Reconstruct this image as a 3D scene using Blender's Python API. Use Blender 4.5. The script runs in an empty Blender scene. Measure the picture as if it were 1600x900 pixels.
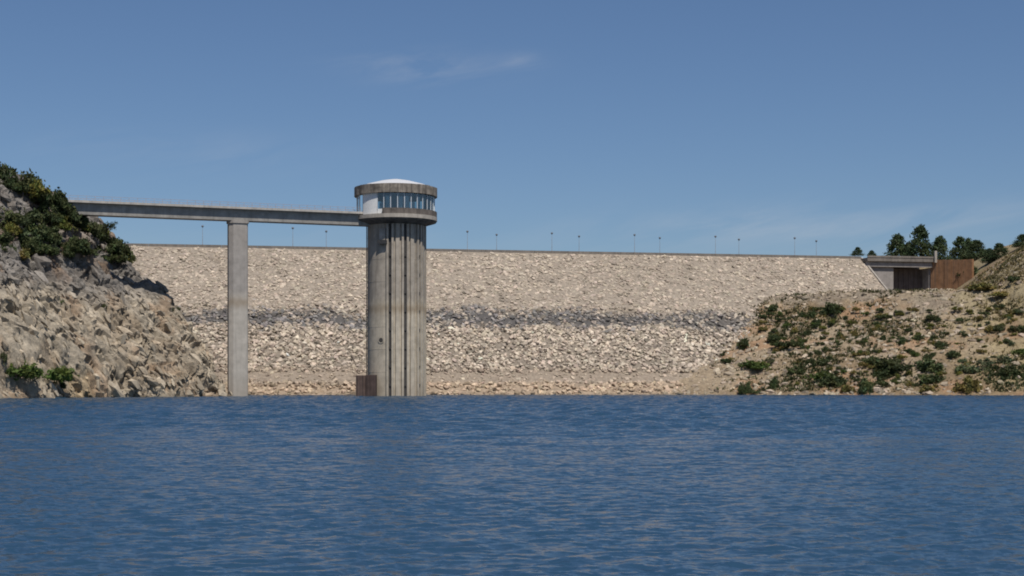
import bpy, bmesh, math, random
import numpy as np
from mathutils import Vector, Matrix

random.seed(7)
rng = np.random.default_rng(7)
R = math.radians
SC = bpy.context.scene
COL = SC.collection

# ------------------------------------------------------------------ camera, sky, sun, exposure
CAM_H = 2.2
F = 2400.0            # focal length in photo pixels (1600 wide)
HORIZON = 606.0       # photo row of the horizon
cam_d = bpy.data.cameras.new('camera')
cam_d.sensor_width = 36.0
cam_d.lens = 36.0 * F / 1600.0
cam_d.shift_y = (HORIZON - 450.0) / 1600.0
cam_d.clip_start = 0.5
cam_d.clip_end = 20000
cam = bpy.data.objects.new('camera', cam_d)
COL.objects.link(cam)
cam.location = (0, 0, CAM_H)
cam.rotation_euler = (R(90), 0, 0)
SC.camera = cam

SUN_EL = R(59)
SUN_AZ = R(20)        # to the right of the direction straight behind the camera
sun_to = Vector((math.sin(SUN_AZ) * math.cos(SUN_EL), -math.cos(SUN_AZ) * math.cos(SUN_EL), math.sin(SUN_EL)))
sd = bpy.data.lights.new('sun', 'SUN')
sd.energy = 4.3
sd.angle = R(0.55)
sd.color = (1.0, 0.95, 0.88)
so = bpy.data.objects.new('sun', sd)
COL.objects.link(so)
so.location = (200, -300, 400)
so.rotation_euler = (-sun_to).to_track_quat('-Z', 'Y').to_euler()

W = bpy.data.worlds.new('World')
SC.world = W
W.use_nodes = True
nt = W.node_tree
nt.nodes.clear()
wo = nt.nodes.new('ShaderNodeOutputWorld')
bg = nt.nodes.new('ShaderNodeBackground')
bg.inputs['Strength'].default_value = 0.06
sky = nt.nodes.new('ShaderNodeTexSky')
sky.sky_type = 'NISHITA'
sky.sun_disc = False
sky.sun_elevation = SUN_EL
sky.sun_rotation = math.pi - SUN_AZ
sky.altitude = 300
sky.air_density = 1.0
sky.dust_density = 0.6
sky.ozone_density = 1.6


def _n(t, typ, **kw):
    n = t.nodes.new(typ)
    for k, v in kw.items():
        setattr(n, k, v)
    return n


def _math(t, op, a, b=None, c=None, clamp=False):
    n = t.nodes.new('ShaderNodeMath')
    n.operation = op
    n.use_clamp = clamp
    for i, v in enumerate((a, b, c)):
        if v is None:
            continue
        if isinstance(v, (int, float)):
            n.inputs[i].default_value = v
        else:
            t.links.new(v, n.inputs[i])
    return n.outputs[0]


def _ramp(t, src, stops, interp='LINEAR'):
    n = t.nodes.new('ShaderNodeValToRGB')
    n.color_ramp.interpolation = interp
    el = n.color_ramp.elements
    while len(el) < len(stops):
        el.new(0.5)
    for e, (p, c) in zip(el, stops):
        e.position = p
        e.color = c if len(c) == 4 else (*c, 1)
    t.links.new(src, n.inputs[0])
    return n.outputs[0]


def _mix(t, fac, a, b, mode='MIX'):
    n = t.nodes.new('ShaderNodeMix')
    n.data_type = 'RGBA'
    n.blend_type = mode
    n.clamp_factor = True
    for s, v in ((n.inputs[0], fac), (n.inputs[6], a), (n.inputs[7], b)):
        if isinstance(v, (int, float)):
            s.default_value = v
        elif isinstance(v, tuple):
            s.default_value = v if len(v) == 4 else (*v, 1)
        else:
            t.links.new(v, s)
    return n.outputs[2]


# thin cirrus, built from the view direction projected on a high flat layer
tc = _n(nt, 'ShaderNodeTexCoord')
sx = _n(nt, 'ShaderNodeSeparateXYZ')
nt.links.new(tc.outputs['Generated'], sx.inputs[0])
az = _math(nt, 'ARCTAN2', sx.outputs[0], sx.outputs[1])
elv = _math(nt, 'ARCSINE', sx.outputs[2])
cv = _n(nt, 'ShaderNodeCombineXYZ')
nt.links.new(_math(nt, 'MULTIPLY', az, 1.0), cv.inputs[0])
nt.links.new(_math(nt, 'MULTIPLY_ADD', elv, 5.5, _math(nt, 'MULTIPLY', az, -1.1)), cv.inputs[1])
nz = _n(nt, 'ShaderNodeTexNoise')
nz.inputs['Scale'].default_value = 9.0
nz.inputs['Detail'].default_value = 8
nz.inputs['Roughness'].default_value = 0.62
nz.inputs['Distortion'].default_value = 0.5
nt.links.new(cv.outputs[0], nz.inputs['Vector'])


def blob(a0, e0, wa, we):
    da = _math(nt, 'DIVIDE', _math(nt, 'SUBTRACT', az, a0), wa)
    de = _math(nt, 'DIVIDE', _math(nt, 'SUBTRACT', elv, e0), we)
    d2 = _math(nt, 'ADD', _math(nt, 'MULTIPLY', da, da), _math(nt, 'MULTIPLY', de, de))
    return _math(nt, 'EXPONENT', _math(nt, 'MULTIPLY', d2, -1.0))


def pa(px):
    return math.atan((px - 800) / F)


def pe(py):
    return math.atan((HORIZON - py) / F)


# slow variation everywhere plus the three wisps the photograph shows
low = _math(nt, 'EXPONENT', _math(nt, 'MULTIPLY', _math(nt, 'POWER', _math(nt, 'DIVIDE', _math(nt, 'SUBTRACT', elv, R(4.6)), R(1.6)), 2.0), -1.0))
wisp = _math(nt, 'ADD', _math(nt, 'MULTIPLY', blob(pa(655), pe(106), 0.042, 0.009), 1.3), _math(nt, 'MULTIPLY', blob(pa(818), pe(96), 0.016, 0.005), 0.9))
wisp = _math(nt, 'ADD', wisp, _math(nt, 'MULTIPLY', blob(pa(300), pe(245), 0.09, 0.012), 0.45))
wisp = _math(nt, 'ADD', wisp, _math(nt, 'MULTIPLY', blob(pa(1330), pe(355), 0.15, 0.012), 1.0))
wisp = _math(nt, 'ADD', wisp, _math(nt, 'MULTIPLY', low, 0.30))
nfac = _math(nt, 'MULTIPLY', _math(nt, 'SUBTRACT', nz.outputs[0], 0.40), 3.2, clamp=True)
cfac = _math(nt, 'MULTIPLY', _math(nt, 'MULTIPLY', wisp, nfac), 0.25, clamp=True)
hs = _n(nt, 'ShaderNodeHueSaturation')
hs.inputs['Saturation'].default_value = 1.0
hs.inputs['Value'].default_value = 1.0
nt.links.new(sky.outputs[0], hs.inputs['Color'])
white_bal = _mix(nt, 1.0, hs.outputs[0], (0.87, 1.02, 1.24), 'MULTIPLY')
skyc = _mix(nt, cfac, white_bal, (9.0, 9.3, 10.0))
nt.links.new(skyc, bg.inputs[0])
nt.links.new(bg.outputs[0], wo.inputs[0])

SC.view_settings.view_transform = 'Standard'
SC.view_settings.look = 'None'
SC.view_settings.exposure = 0.0
SC.view_settings.gamma = 1.0
SC.view_settings.use_curve_mapping = False
SC.cycles.filter_width = 1.9


# ------------------------------------------------------------------ numpy noise
def _hash(ix, iy, iz, seed):
    h = (ix.astype(np.int64) * 374761393 + iy.astype(np.int64) * 668265263 + iz.astype(np.int64) * 2147483647 + seed * 974711) & 0xFFFFFFFF
    h = ((h ^ (h >> 13)) * 1274126177) & 0xFFFFFFFF
    h = ((h ^ (h >> 16)) * 2246822519) & 0xFFFFFFFF
    return ((h ^ (h >> 15)) & 0xFFFFFF) / float(0xFFFFFF)


def vnoise(p, seed=0):
    i = np.floor(p).astype(np.int64)
    f = p - i
    f = f * f * (3 - 2 * f)
    out = 0
    for dx in (0, 1):
        wx = f[:, 0] if dx else 1 - f[:, 0]
        for dy in (0, 1):
            wy = f[:, 1] if dy else 1 - f[:, 1]
            for dz in (0, 1):
                wz = f[:, 2] if dz else 1 - f[:, 2]
                out = out + wx * wy * wz * _hash(i[:, 0] + dx, i[:, 1] + dy, i[:, 2] + dz, seed)
    return out * 2 - 1


def fbm(p, octv=4, seed=0, gain=0.5):
    a, s, o = 1.0, 0.0, 0
    q = np.array(p, float)
    for k in range(octv):
        o = o + a * vnoise(q, seed + k)
        s += a
        a *= gain
        q = q * 2.03 + 11.7
    return o / s


def sstep(a, b, x):
    t = np.clip((x - a) / (b - a), 0, 1)
    return t * t * (3 - 2 * t)


# ------------------------------------------------------------------ object helpers
def fast_mesh(name, V, Fc, smooth=False):
    """V (n,3), Fc (m,k) all same k, or list of lists"""
    me = bpy.data.meshes.new(name)
    V = np.asarray(V, np.float32)
    if isinstance(Fc, np.ndarray):
        m, k = Fc.shape
        me.vertices.add(len(V))
        me.vertices.foreach_set('co', V.ravel())
        me.loops.add(m * k)
        me.loops.foreach_set('vertex_index', Fc.astype(np.int32).ravel())
        me.polygons.add(m)
        me.polygons.foreach_set('loop_start', np.arange(0, m * k, k, dtype=np.int32))
        me.polygons.foreach_set('use_smooth', np.full(m, smooth, dtype=bool))
        me.update(calc_edges=True)
        me.validate()
    else:
        me.from_pydata([tuple(v) for v in V], [], Fc)
        if smooth:
            me.polygons.foreach_set('use_smooth', np.full(len(me.polygons), True, dtype=bool))
    return me


def tint_attr(me, cols):
    a = me.attributes.new('tint', 'FLOAT_COLOR', 'POINT')
    c = np.ones((len(me.vertices), 4), np.float32)
    c[:, :3] = cols
    a.data.foreach_set('color', c.ravel())


def link(name, me, mat=None, parent=None, loc=(0, 0, 0)):
    o = bpy.data.objects.new(name, me)
    COL.objects.link(o)
    if mat is not None and me is not None and len(me.materials) == 0:
        me.materials.append(mat)
    if parent is not None:
        o.parent = parent
    o.location = loc
    return o


def tag(o, label=None, cat=None, group=None, kind=None):
    if label:
        o['label'] = label
    if cat:
        o['category'] = cat
    if group:
        o['group'] = group
    if kind:
        o['kind'] = kind
    return o


def thing(name, loc, label, cat, group=None, rz=0.0):
    o = bpy.data.objects.new(name, None)
    COL.objects.link(o)
    o.location = loc
    o.rotation_euler = (0, 0, rz)
    o.empty_display_size = 0.5
    return tag(o, label, cat, group)


class MB:
    def __init__(s):
        s.v = []
        s.f = []

    def add(s, vs, fs):
        b = len(s.v)
        s.v += [tuple(v) for v in vs]
        s.f += [[b + i for i in f] for f in fs]
        return s

    def box(s, x0, x1, y0, y1, z0, z1):
        return s.add([(x0, y0, z0), (x1, y0, z0), (x1, y1, z0), (x0, y1, z0), (x0, y0, z1), (x1, y0, z1), (x1, y1, z1), (x0, y1, z1)],
                     [(0, 3, 2, 1), (4, 5, 6, 7), (0, 1, 5, 4), (1, 2, 6, 5), (2, 3, 7, 6), (3, 0, 4, 7)])

    def prism(s, poly, z0, z1):
        n = len(poly)
        vs = [(x, y, z0) for x, y in poly] + [(x, y, z1) for x, y in poly]
        fs = [list(range(n))[::-1], list(range(n, 2 * n))]
        fs += [(i, (i + 1) % n, n + (i + 1) % n, n + i) for i in range(n)]
        return s.add(vs, fs)

    def sweep(s, prof, a, b):
        """extrude a closed (y,z) profile along x from a to b"""
        n = len(prof)
        vs = [(a, y, z) for y, z in prof] + [(b, y, z) for y, z in prof]
        fs = [list(range(n)), list(range(n, 2 * n))[::-1]]
        fs += [(i, n + i, n + (i + 1) % n, (i + 1) % n) for i in range(n)]
        return s.add(vs, fs)

    def lathe(s, prof, seg=48, a0=0.0, a1=360.0, closed_prof=False):
        """prof list of (r,z); angle measured from -Y toward +X"""
        full = abs(a1 - a0 - 360) < 1e-6
        n = seg if full else seg + 1
        vs = []
        for k in range(n):
            a = R(a0 + (a1 - a0) * k / seg)
            for r, z in prof:
                vs.append((r * math.sin(a), -r * math.cos(a), z))
        m = len(prof)
        fs = []
        for k in range(seg):
            k2 = (k + 1) % n
            for j in range(m if closed_prof else m - 1):
                j2 = (j + 1) % m
                fs.append((k * m + j, k2 * m + j, k2 * m + j2, k * m + j2))
        if closed_prof and not full:
            fs.append(list(range(m))[::-1])
            fs.append([(n - 1) * m + j for j in range(m)])
        return s.add(vs, fs)

    def build(s, name, mat, parent=None, loc=(0, 0, 0), smooth=False, bevel=0.0):
        me = bpy.data.meshes.new(name)
        me.from_pydata(s.v, [], s.f)
        bm = bmesh.new()
        bm.from_mesh(me)
        if bevel > 0:
            bmesh.ops.bevel(bm, geom=[e for e in bm.edges if len(e.link_faces) == 2 and e.calc_face_angle(0) > 0.5], offset=bevel, segments=1, affect='EDGES')
        bmesh.ops.recalc_face_normals(bm, faces=bm.faces)
        bm.to_mesh(me)
        bm.free()
        if smooth:
            me.polygons.foreach_set('use_smooth', [True] * len(me.polygons))
            me.set_sharp_from_angle(angle=R(35))
        return link(name, me, mat, parent, loc)


# ------------------------------------------------------------------ materials
def new_mat(name, rough=0.9, spec=0.3):
    m = bpy.data.materials.new(name)
    m.use_nodes = True
    t = m.node_tree
    b = t.nodes['Principled BSDF']
    b.inputs['Roughness'].default_value = rough
    b.inputs['Specular IOR Level'].default_value = spec
    return m, t, b


def noise_node(t, vec, scale, detail=4, rough=0.55, stretch=None):
    if stretch:
        mp = t.nodes.new('ShaderNodeMapping')
        mp.inputs['Scale'].default_value = stretch
        t.links.new(vec, mp.inputs[0])
        vec = mp.outputs[0]
    n = t.nodes.new('ShaderNodeTexNoise')
    n.inputs['Scale'].default_value = scale
    n.inputs['Detail'].default_value = detail
    n.inputs['Roughness'].default_value = rough
    t.links.new(vec, n.inputs['Vector'])
    return n.outputs[0]


def bump(t, b, h, strength, dist):
    n = t.nodes.new('ShaderNodeBump')
    n.inputs['Strength'].default_value = strength
    n.inputs['Distance'].default_value = dist
    t.links.new(h, n.inputs['Height'])
    t.links.new(n.outputs[0], b.inputs['Normal'])


def mat_stone(name, src):
    """stone whose own colour comes from the mesh ('tint') or from the object colour"""
    m, t, b = new_mat(name, 0.92, 0.2)
    if src == 'attr':
        a = t.nodes.new('ShaderNodeAttribute')
        a.attribute_name = 'tint'
        c = a.outputs['Color']
    else:
        a = t.nodes.new('ShaderNodeObjectInfo')
        c = a.outputs['Color']
    g = t.nodes.new('ShaderNodeNewGeometry')
    n = noise_node(t, g.outputs['Position'], 1.6, 5, 0.65)
    v = _ramp(t, n, [(0.28, (0.66, 0.64, 0.63)), (0.72, (1.22, 1.22, 1.2))])
    t.links.new(_mix(t, 1.0, c, v, 'MULTIPLY'), b.inputs['Base Color'])
    bump(t, b, noise_node(t, g.outputs['Position'], 5.0, 4, 0.6), 0.5, 0.12)
    return m


def mat_terrain(name):
    m, t, b = new_mat(name, 0.95, 0.15)
    a = t.nodes.new('ShaderNodeAttribute')
    a.attribute_name = 'tint'
    g = t.nodes.new('ShaderNodeNewGeometry')
    n = noise_node(t, g.outputs['Position'], 0.9, 7, 0.68)
    v = _ramp(t, n, [(0.28, (0.58, 0.57, 0.56)), (0.55, (1.0, 1.0, 1.0)), (0.75, (1.28, 1.26, 1.22))])
    t.links.new(_mix(t, 1.0, a.outputs['Color'], v, 'MULTIPLY'), b.inputs['Base Color'])
    bump(t, b, noise_node(t, g.outputs['Position'], 2.2, 6, 0.68), 0.8, 0.35)
    return m


def mat_concrete(name, base, streak=0.5, blotch=0.4, tide=None, rough=0.85, streak_col=None):
    m, t, b = new_mat(name, rough, 0.25)
    g = t.nodes.new('ShaderNodeNewGeometry')
    P = g.outputs['Position']
    n1 = noise_node(t, P, 0.55, 6, 0.6)
    n2 = noise_node(t, P, 1.0, 5, 0.6, (1.5, 1.5, 0.07))
    c = _mix(t, 1.0, base, _ramp(t, n1, [(0.3, (1 - blotch,) * 3), (0.7, (1 + blotch * 0.5,) * 3)]), 'MULTIPLY')
    dk = streak_col or tuple(x * 0.42 for x in base)
    sf = _math(t, 'MULTIPLY', _ramp(t, n2, [(0.5, (0, 0, 0)), (0.68, (1, 1, 1))]), streak)
    c = _mix(t, sf, c, dk)
    if tide:
        # old waterline: above it the concrete is weathered, a brown ring, bleached silt below
        s = t.nodes.new('ShaderNodeSeparateXYZ')
        t.links.new(P, s.inputs[0])
        zz = _math(t, 'ADD', s.outputs[2], _math(t, 'MULTIPLY', _math(t, 'SUBTRACT', n2, 0.5), 3.0))
        z0 = tide
        above = _math(t, 'MULTIPLY', _math(t, 'SUBTRACT', zz, z0 + 1.0), 0.45, clamp=True)
        ring = _math(t, 'MULTIPLY', _math(t, 'EXPONENT', _math(t, 'MULTIPLY', _math(t, 'POWER', _math(t, 'DIVIDE', _math(t, 'SUBTRACT', zz, z0), 1.3), 2.0), -1.0)), 0.55)
        low = _math(t, 'MULTIPLY', _math(t, 'SUBTRACT', 6.0, zz), 0.14, clamp=True)
        c = _mix(t, _math(t, 'MULTIPLY', above, 0.8), c, _mix(t, 1.0, c, (0.70, 0.70, 0.74), 'MULTIPLY'))
        c = _mix(t, ring, c, (0.23, 0.165, 0.10))
        c = _mix(t, _math(t, 'MULTIPLY', low, 0.5), c, (0.30, 0.24, 0.18))
    t.links.new(c, b.inputs['Base Color'])
    bump(t, b, noise_node(t, P, 3.0, 5, 0.6), 0.35, 0.06)
    return m


def mat_plain(name, col, rough=0.6, spec=0.3, metallic=0.0, var=0.25, scale=2.0):
    m, t, b = new_mat(name, rough, spec)
    b.inputs['Metallic'].default_value = metallic
    g = t.nodes.new('ShaderNodeNewGeometry')
    n = noise_node(t, g.outputs['Position'], scale, 5, 0.6)
    c = _mix(t, 1.0, col, _ramp(t, n, [(0.3, (1 - var,) * 3), (0.7, (1 + var * 0.6,) * 3)]), 'MULTIPLY')
    t.links.new(c, b.inputs['Base Color'])
    return m


def mat_leaf(name):
    m, t, b = new_mat(name, 0.7, 0.25)
    a = t.nodes.new('ShaderNodeAttribute')
    a.attribute_name = 'tint'
    oi = t.nodes.new('ShaderNodeObjectInfo')
    c = _mix(t, 1.0, a.outputs['Color'], oi.outputs['Color'], 'MULTIPLY')
    t.links.new(c, b.inputs['Base Color'])
    tr = t.nodes.new('ShaderNodeBsdfTranslucent')
    t.links.new(c, tr.inputs[0])
    ms = t.nodes.new('ShaderNodeMixShader')
    ms.inputs[0].default_value = 0.25
    t.links.new(b.outputs[0], ms.inputs[1])
    t.links.new(tr.outputs[0], ms.inputs[2])
    t.links.new(ms.outputs[0], t.nodes['Material Output'].inputs[0])
    return m


M = {}
M['stone'] = mat_stone('riprap_stone', 'attr')
M['stone_obj'] = mat_stone('loose_stone', 'obj')
M['terrain'] = mat_terrain('rocky_ground')
M['tower'] = mat_concrete('tower_concrete', (0.50, 0.435, 0.34), 0.5, 0.28, tide=22.5)
M['pier'] = mat_concrete('pier_concrete', (0.43, 0.39, 0.335), 0.3, 0.2, tide=23.5)
M['bridge'] = mat_concrete('bridge_concrete', (0.33, 0.31, 0.28), 0.35, 0.3)
M['deck_edge'] = mat_concrete('deck_edge_concrete', (0.42, 0.39, 0.35), 0.4, 0.25)
M['fascia'] = mat_concrete('stained_fascia', (0.25, 0.215, 0.175), 0.9, 0.65, streak_col=(0.06, 0.05, 0.045))
M['dark_wall'] = mat_concrete('stained_and_shaded_concrete', (0.16, 0.135, 0.115), 0.7, 0.5, streak_col=(0.05, 0.045, 0.04))  # stained balcony wall; on the corbel its darkness carries the soffit shade
M['slab'] = mat_concrete('gallery_slab', (0.38, 0.34, 0.29), 0.4, 0.3)
M['parapet'] = mat_concrete('parapet_concrete', (0.20, 0.175, 0.15), 0.4, 0.3)
M['asphalt'] = mat_plain('asphalt', (0.05, 0.05, 0.05), 0.9, 0.2)
M['white'] = mat_plain('white_render', (0.74, 0.73, 0.70), 0.7, 0.3, var=0.12)
M['roof'] = mat_plain('white_roof', (0.58, 0.58, 0.58), 0.5, 0.4, var=0.06)
M['blind'] = mat_plain('pale_blind', (0.62, 0.68, 0.72), 0.8, 0.2, var=0.1)
M['frame'] = mat_plain('window_frame', (0.55, 0.58, 0.60), 0.5, 0.4, var=0.1)
M['inner'] = mat_plain('cabin_interior', (0.10, 0.12, 0.13), 0.8, 0.2)
M['steel'] = mat_plain('dark_steel', (0.06, 0.06, 0.06), 0.55, 0.4, 0.3)
M['galv'] = mat_plain('galvanised_steel', (0.30, 0.31, 0.33), 0.6, 0.3)
M['lamphead'] = mat_plain('lamp_grey', (0.16, 0.17, 0.19), 0.6, 0.3)
M['rail'] = mat_plain('railing_paint', (0.34, 0.32, 0.34), 0.6, 0.3)
M['rustbox'] = mat_concrete('rusty_plate', (0.125, 0.085, 0.07), 0.5, 0.4, streak_col=(0.05, 0.04, 0.035))
M['rustbox2'] = mat_concrete('rusty_plate_dark', (0.075, 0.052, 0.045), 0.5, 0.4)
M['slot'] = mat_plain('slot_steel_and_hole_shade', (0.065, 0.060, 0.056), 0.8, 0.2)  # steel of the slots; also the painted dark of the round hole
M['rustwall'] = mat_concrete('rust_stained_wall', (0.30, 0.16, 0.082), 0.9, 0.35, streak_col=(0.15, 0.10, 0.07))
M['spill'] = mat_concrete('spillway_concrete', (0.30, 0.27, 0.245), 0.3, 0.25)
M['gate'] = mat_concrete('gate_steel', (0.13, 0.105, 0.095), 0.5, 0.3)
M['bark'] = mat_plain('bark', (0.10, 0.075, 0.055), 0.9, 0.1)
M['leaf'] = mat_leaf('foliage')

# glass of the gallery
m, t, b = new_mat('gallery_glass', 0.05, 0.5)
gl = t.nodes.new('ShaderNodeBsdfGlossy')
gl.inputs['Roughness'].default_value = 0.03
gl.inputs['Color'].default_value = (0.9, 0.95, 0.95, 1)
tr = t.nodes.new('ShaderNodeBsdfTransparent')
tr.inputs[0].default_value = (0.62, 0.76, 0.78, 1)
fr = t.nodes.new('ShaderNodeFresnel')
fr.inputs[0].default_value = 1.6
mx = t.nodes.new('ShaderNodeMixShader')
t.links.new(_math(t, 'ADD', fr.outputs[0], 0.08, clamp=True), mx.inputs[0])
t.links.new(tr.outputs[0], mx.inputs[1])
t.links.new(gl.outputs[0], mx.inputs[2])
t.links.new(mx.outputs[0], t.nodes['Material Output'].inputs[0])
M['glass'] = m

# water
m, t, b = new_mat('lake_water', 0.15, 0.5)
b.inputs['IOR'].default_value = 1.333
b.inputs['Base Color'].default_value = (0.021, 0.055, 0.098, 1)
g = t.nodes.new('ShaderNodeNewGeometry')
P = g.outputs['Position']
mp = t.nodes.new('ShaderNodeMapping')
mp.inputs['Scale'].default_value = (0.8, 1.15, 1)
t.links.new(P, mp.inputs[0])
n1 = t.nodes.new('ShaderNodeTexNoise')
n1.inputs['Scale'].default_value = 6.0
n1.inputs['Detail'].default_value = 5
n1.inputs['Roughness'].default_value = 0.55
t.links.new(mp.outputs[0], n1.inputs['Vector'])
n2 = noise_node(t, P, 0.02, 3, 0.5, (0.35, 1.6, 1))
gust = _ramp(t, n2, [(0.36, (0.7,) * 3), (0.62, (1.0,) * 3)])


def vmath(op, a, b=None):
    n = t.nodes.new('ShaderNodeVectorMath')
    n.operation = op
    for k, v in enumerate((a, b)):
        if v is None:
            continue
        if isinstance(v, tuple):
            n.inputs[k].default_value = v
        else:
            t.links.new(v, n.inputs[k])
    return n.outputs[0]


rip = vmath('MULTIPLY', vmath('SUBTRACT', n1.outputs['Color'], (0.5, 0.5, 0.5)), (1.5, 2.1, 0.0))
rip = vmath('MULTIPLY', rip, gust)
nn = vmath('NORMALIZE', vmath('ADD', g.outputs['Normal'], rip))
t.links.new(nn, b.inputs['Normal'])
M['water'] = m

# ------------------------------------------------------------------ pixel helper (placing things on the real terrain)
def at(px, py, D):
    return Vector(((px - 800) / F * D, D, CAM_H + (HORIZON - py) / F * D))


# ------------------------------------------------------------------ ground and water
g0 = MB()
g0.add([(-6000, -3000, -14), (6000, -3000, -14), (6000, 9000, -14), (-6000, 9000, -14)], [(0, 1, 2, 3)])
o = g0.build('ground', mat_plain('lake_bed', (0.22, 0.19, 0.15), 0.95, 0.1, scale=0.05))
tag(o, kind='structure')

# lake surface: wind waves as real relief, coarser away from the middle of the lake
ys = [-40.0]
while ys[-1] < 9:
    ys.append(ys[-1] + 7)
while ys[-1] < 560:
    ys.append(ys[-1] + (max(0.045, ys[-1] * 0.0025) if ys[-1] < 60 else min(0.62, ys[-1] * 0.0036)))
ys = np.array(ys)
nc = 460
fx = np.linspace(-1, 1, nc)
fx = np.sign(fx) * (np.abs(fx) * 0.42 + np.clip(np.abs(fx) - 0.86, 0, 1) * 3.2)
YY, FX = np.meshgrid(ys, fx, indexing='ij')
XX = FX * np.maximum(YY, 10) + FX * 30
sp_y = np.gradient(ys)[:, None] * np.ones_like(XX)
sp_x = np.abs(np.gradient(XX, axis=1))
ZZ = np.zeros_like(XX)
wr = np.random.default_rng(3)
for k in range(96):
    lam = 0.13 * (7.0 ** wr.random())
    th = R(-62) + wr.normal() * R(34)
    kx, ky = math.cos(th) * 2 * math.pi / lam, math.sin(th) * 2 * math.pi / lam
    amp = 0.0037 * lam ** 1.0
    att = np.clip(1.6 - 2.2 * (sp_y * abs(math.sin(th)) + sp_x * abs(math.cos(th))) / lam * 1.6, 0, 1)
    ph = kx * XX + ky * YY + wr.random() * 6.28
    ZZ += att * amp * (np.sin(ph) + 0.25 * np.cos(2 * ph))
# longer wind waves out on the open lake
for k in range(44):
    lam = 1.25 * (2.6 ** wr.random())
    th = R(-75) + wr.normal() * R(30)
    kx, ky = math.cos(th) * 2 * math.pi / lam, math.sin(th) * 2 * math.pi / lam
    ZZ += sstep(25, 110, YY) * 0.0075 * lam * np.sin(kx * XX + ky * YY + wr.random() * 6.28)
V = np.stack([XX.ravel(), YY.ravel(), ZZ.ravel()], 1)
nr = len(ys)
idx = np.arange(nr * nc).reshape(nr, nc)
Q = np.stack([idx[:-1, :-1].ravel(), idx[:-1, 1:].ravel(), idx[1:, 1:].ravel(), idx[1:, :-1].ravel()], 1)
water = link('water', fast_mesh('water', V, Q, True), M['water'])
tag(water, kind='structure')

# ------------------------------------------------------------------ rock shapes
def hull_rock(seed, n=13, box=0.5):
    r = random.Random(seed)
    bm = bmesh.new()
    for _ in range(n):
        d = Vector((r.gauss(0, 1), r.gauss(0, 1), r.gauss(0, 1))).normalized()
        mxc = max(abs(d.x), abs(d.y), abs(d.z))
        d = d * ((1 - box) + box / mxc) * r.uniform(0.82, 1.05)
        bm.verts.new(d)
    res = bmesh.ops.convex_hull(bm, input=bm.verts)
    dead = [e for e in res['geom_interior'] if isinstance(e, bmesh.types.BMVert)]
    if dead:
        bmesh.ops.delete(bm, geom=dead, context='VERTS')
    bmesh.ops.triangulate(bm, faces=bm.faces)
    bm.verts.index_update()
    V = np.array([v.co[:] for v in bm.verts])
    Fc = np.array([[v.index for v in f.verts] for f in bm.faces])
    bm.free()
    V -= V.mean(0)
    return V, Fc


ROCKS = [hull_rock(s, 13 + s % 4) for s in range(14)]
ROCK_ME = []
for i, (v_, f_) in enumerate(ROCKS):
    me = fast_mesh('rock_shape', v_, f_)
    me.materials.append(M['stone_obj'])
    ROCK_ME.append(me)


def rot_mats(frames, yaw, tilt, tiltdir):
    """frames (n,3,3) with columns = local x,y,z axes; spin by yaw about local z then tilt"""
    c, s = np.cos(yaw), np.sin(yaw)
    Z = np.zeros_like(c)
    O = np.ones_like(c)
    Rz = np.stack([np.stack([c, -s, Z], -1), np.stack([s, c, Z], -1), np.stack([Z, Z, O], -1)], 1)
    ct, st = np.cos(tilt), np.sin(tilt)
    kx, ky = np.cos(tiltdir), np.sin(tiltdir)
    Rt = np.stack([np.stack([ct + kx * kx * (1 - ct), kx * ky * (1 - ct), ky * st], -1),
                   np.stack([kx * ky * (1 - ct), ct + ky * ky * (1 - ct), -kx * st], -1),
                   np.stack([-ky * st, kx * st, ct], -1)], 1)
    return frames @ Rt @ Rz


def frames_from_normals(nrm, along=None):
    nrm = nrm / np.linalg.norm(nrm, axis=1, keepdims=True)
    a = np.tile(np.array([[1.0, 0, 0]]), (len(nrm), 1)) if along is None else along
    y = np.cross(nrm, a)
    y /= np.linalg.norm(y, axis=1, keepdims=True)
    x = np.cross(y, nrm)
    return np.stack([x, y, nrm], -1)


def joined_rocks(name, pos, mats, scl, cols, parent, mat):
    tpl = rng.integers(0, len(ROCKS), len(pos))
    VV, FF, CC = [], [], []
    base = 0
    for k, (v_, f_) in enumerate(ROCKS):
        ii = np.where(tpl == k)[0]
        if len(ii) == 0:
            continue
        loc = v_[None] * scl[ii][:, None, :]
        w = np.einsum('nij,nvj->nvi', mats[ii], loc) + pos[ii][:, None, :]
        nv = len(v_)
        VV.append(w.reshape(-1, 3))
        FF.append((f_[None] + (base + np.arange(len(ii)) * nv)[:, None, None]).reshape(-1, 3))
        CC.append(np.repeat(cols[ii], nv, axis=0))
        base += nv * len(ii)
    me = fast_mesh(name, np.concatenate(VV), np.concatenate(FF))
    tint_attr(me, np.concatenate(CC))
    o = link(name, me, mat, parent)
    return o


def single_rocks(name, pos, mats, scl, cols, parent):
    for i in range(len(pos)):
        o = bpy.data.objects.new(name, ROCK_ME[i % len(ROCK_ME)])
        COL.objects.link(o)
        m4 = Matrix(mats[i].tolist()).to_4x4()
        o.parent = parent
        o.matrix_local = Matrix.Translation(pos[i].tolist()) @ m4 @ Matrix.Diagonal((*scl[i].tolist(), 1))
        o.color = (*cols[i].tolist(), 1)


# ------------------------------------------------------------------ the dam
A = np.array([-128.0, 525.0])
E = np.array([258.0, 51.0]) / math.hypot(258, 51)
N = np.array([-E[1], E[0]])          # downstream
CREST = 50.6
SLOPE = 1.65
U0, U1 = -70.0, 264.0


def dam_pt(u, w, z):
    return np.array([A[0] + E[0] * u + N[0] * w, A[1] + E[1] * u + N[1] * w, z])


dam = thing('rockfill_dam', (0, 540, 0), 'long pale rockfill dam with stone facing rising behind the intake tower', 'dam')
DB = np.array([0, 540.0, 0])
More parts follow.
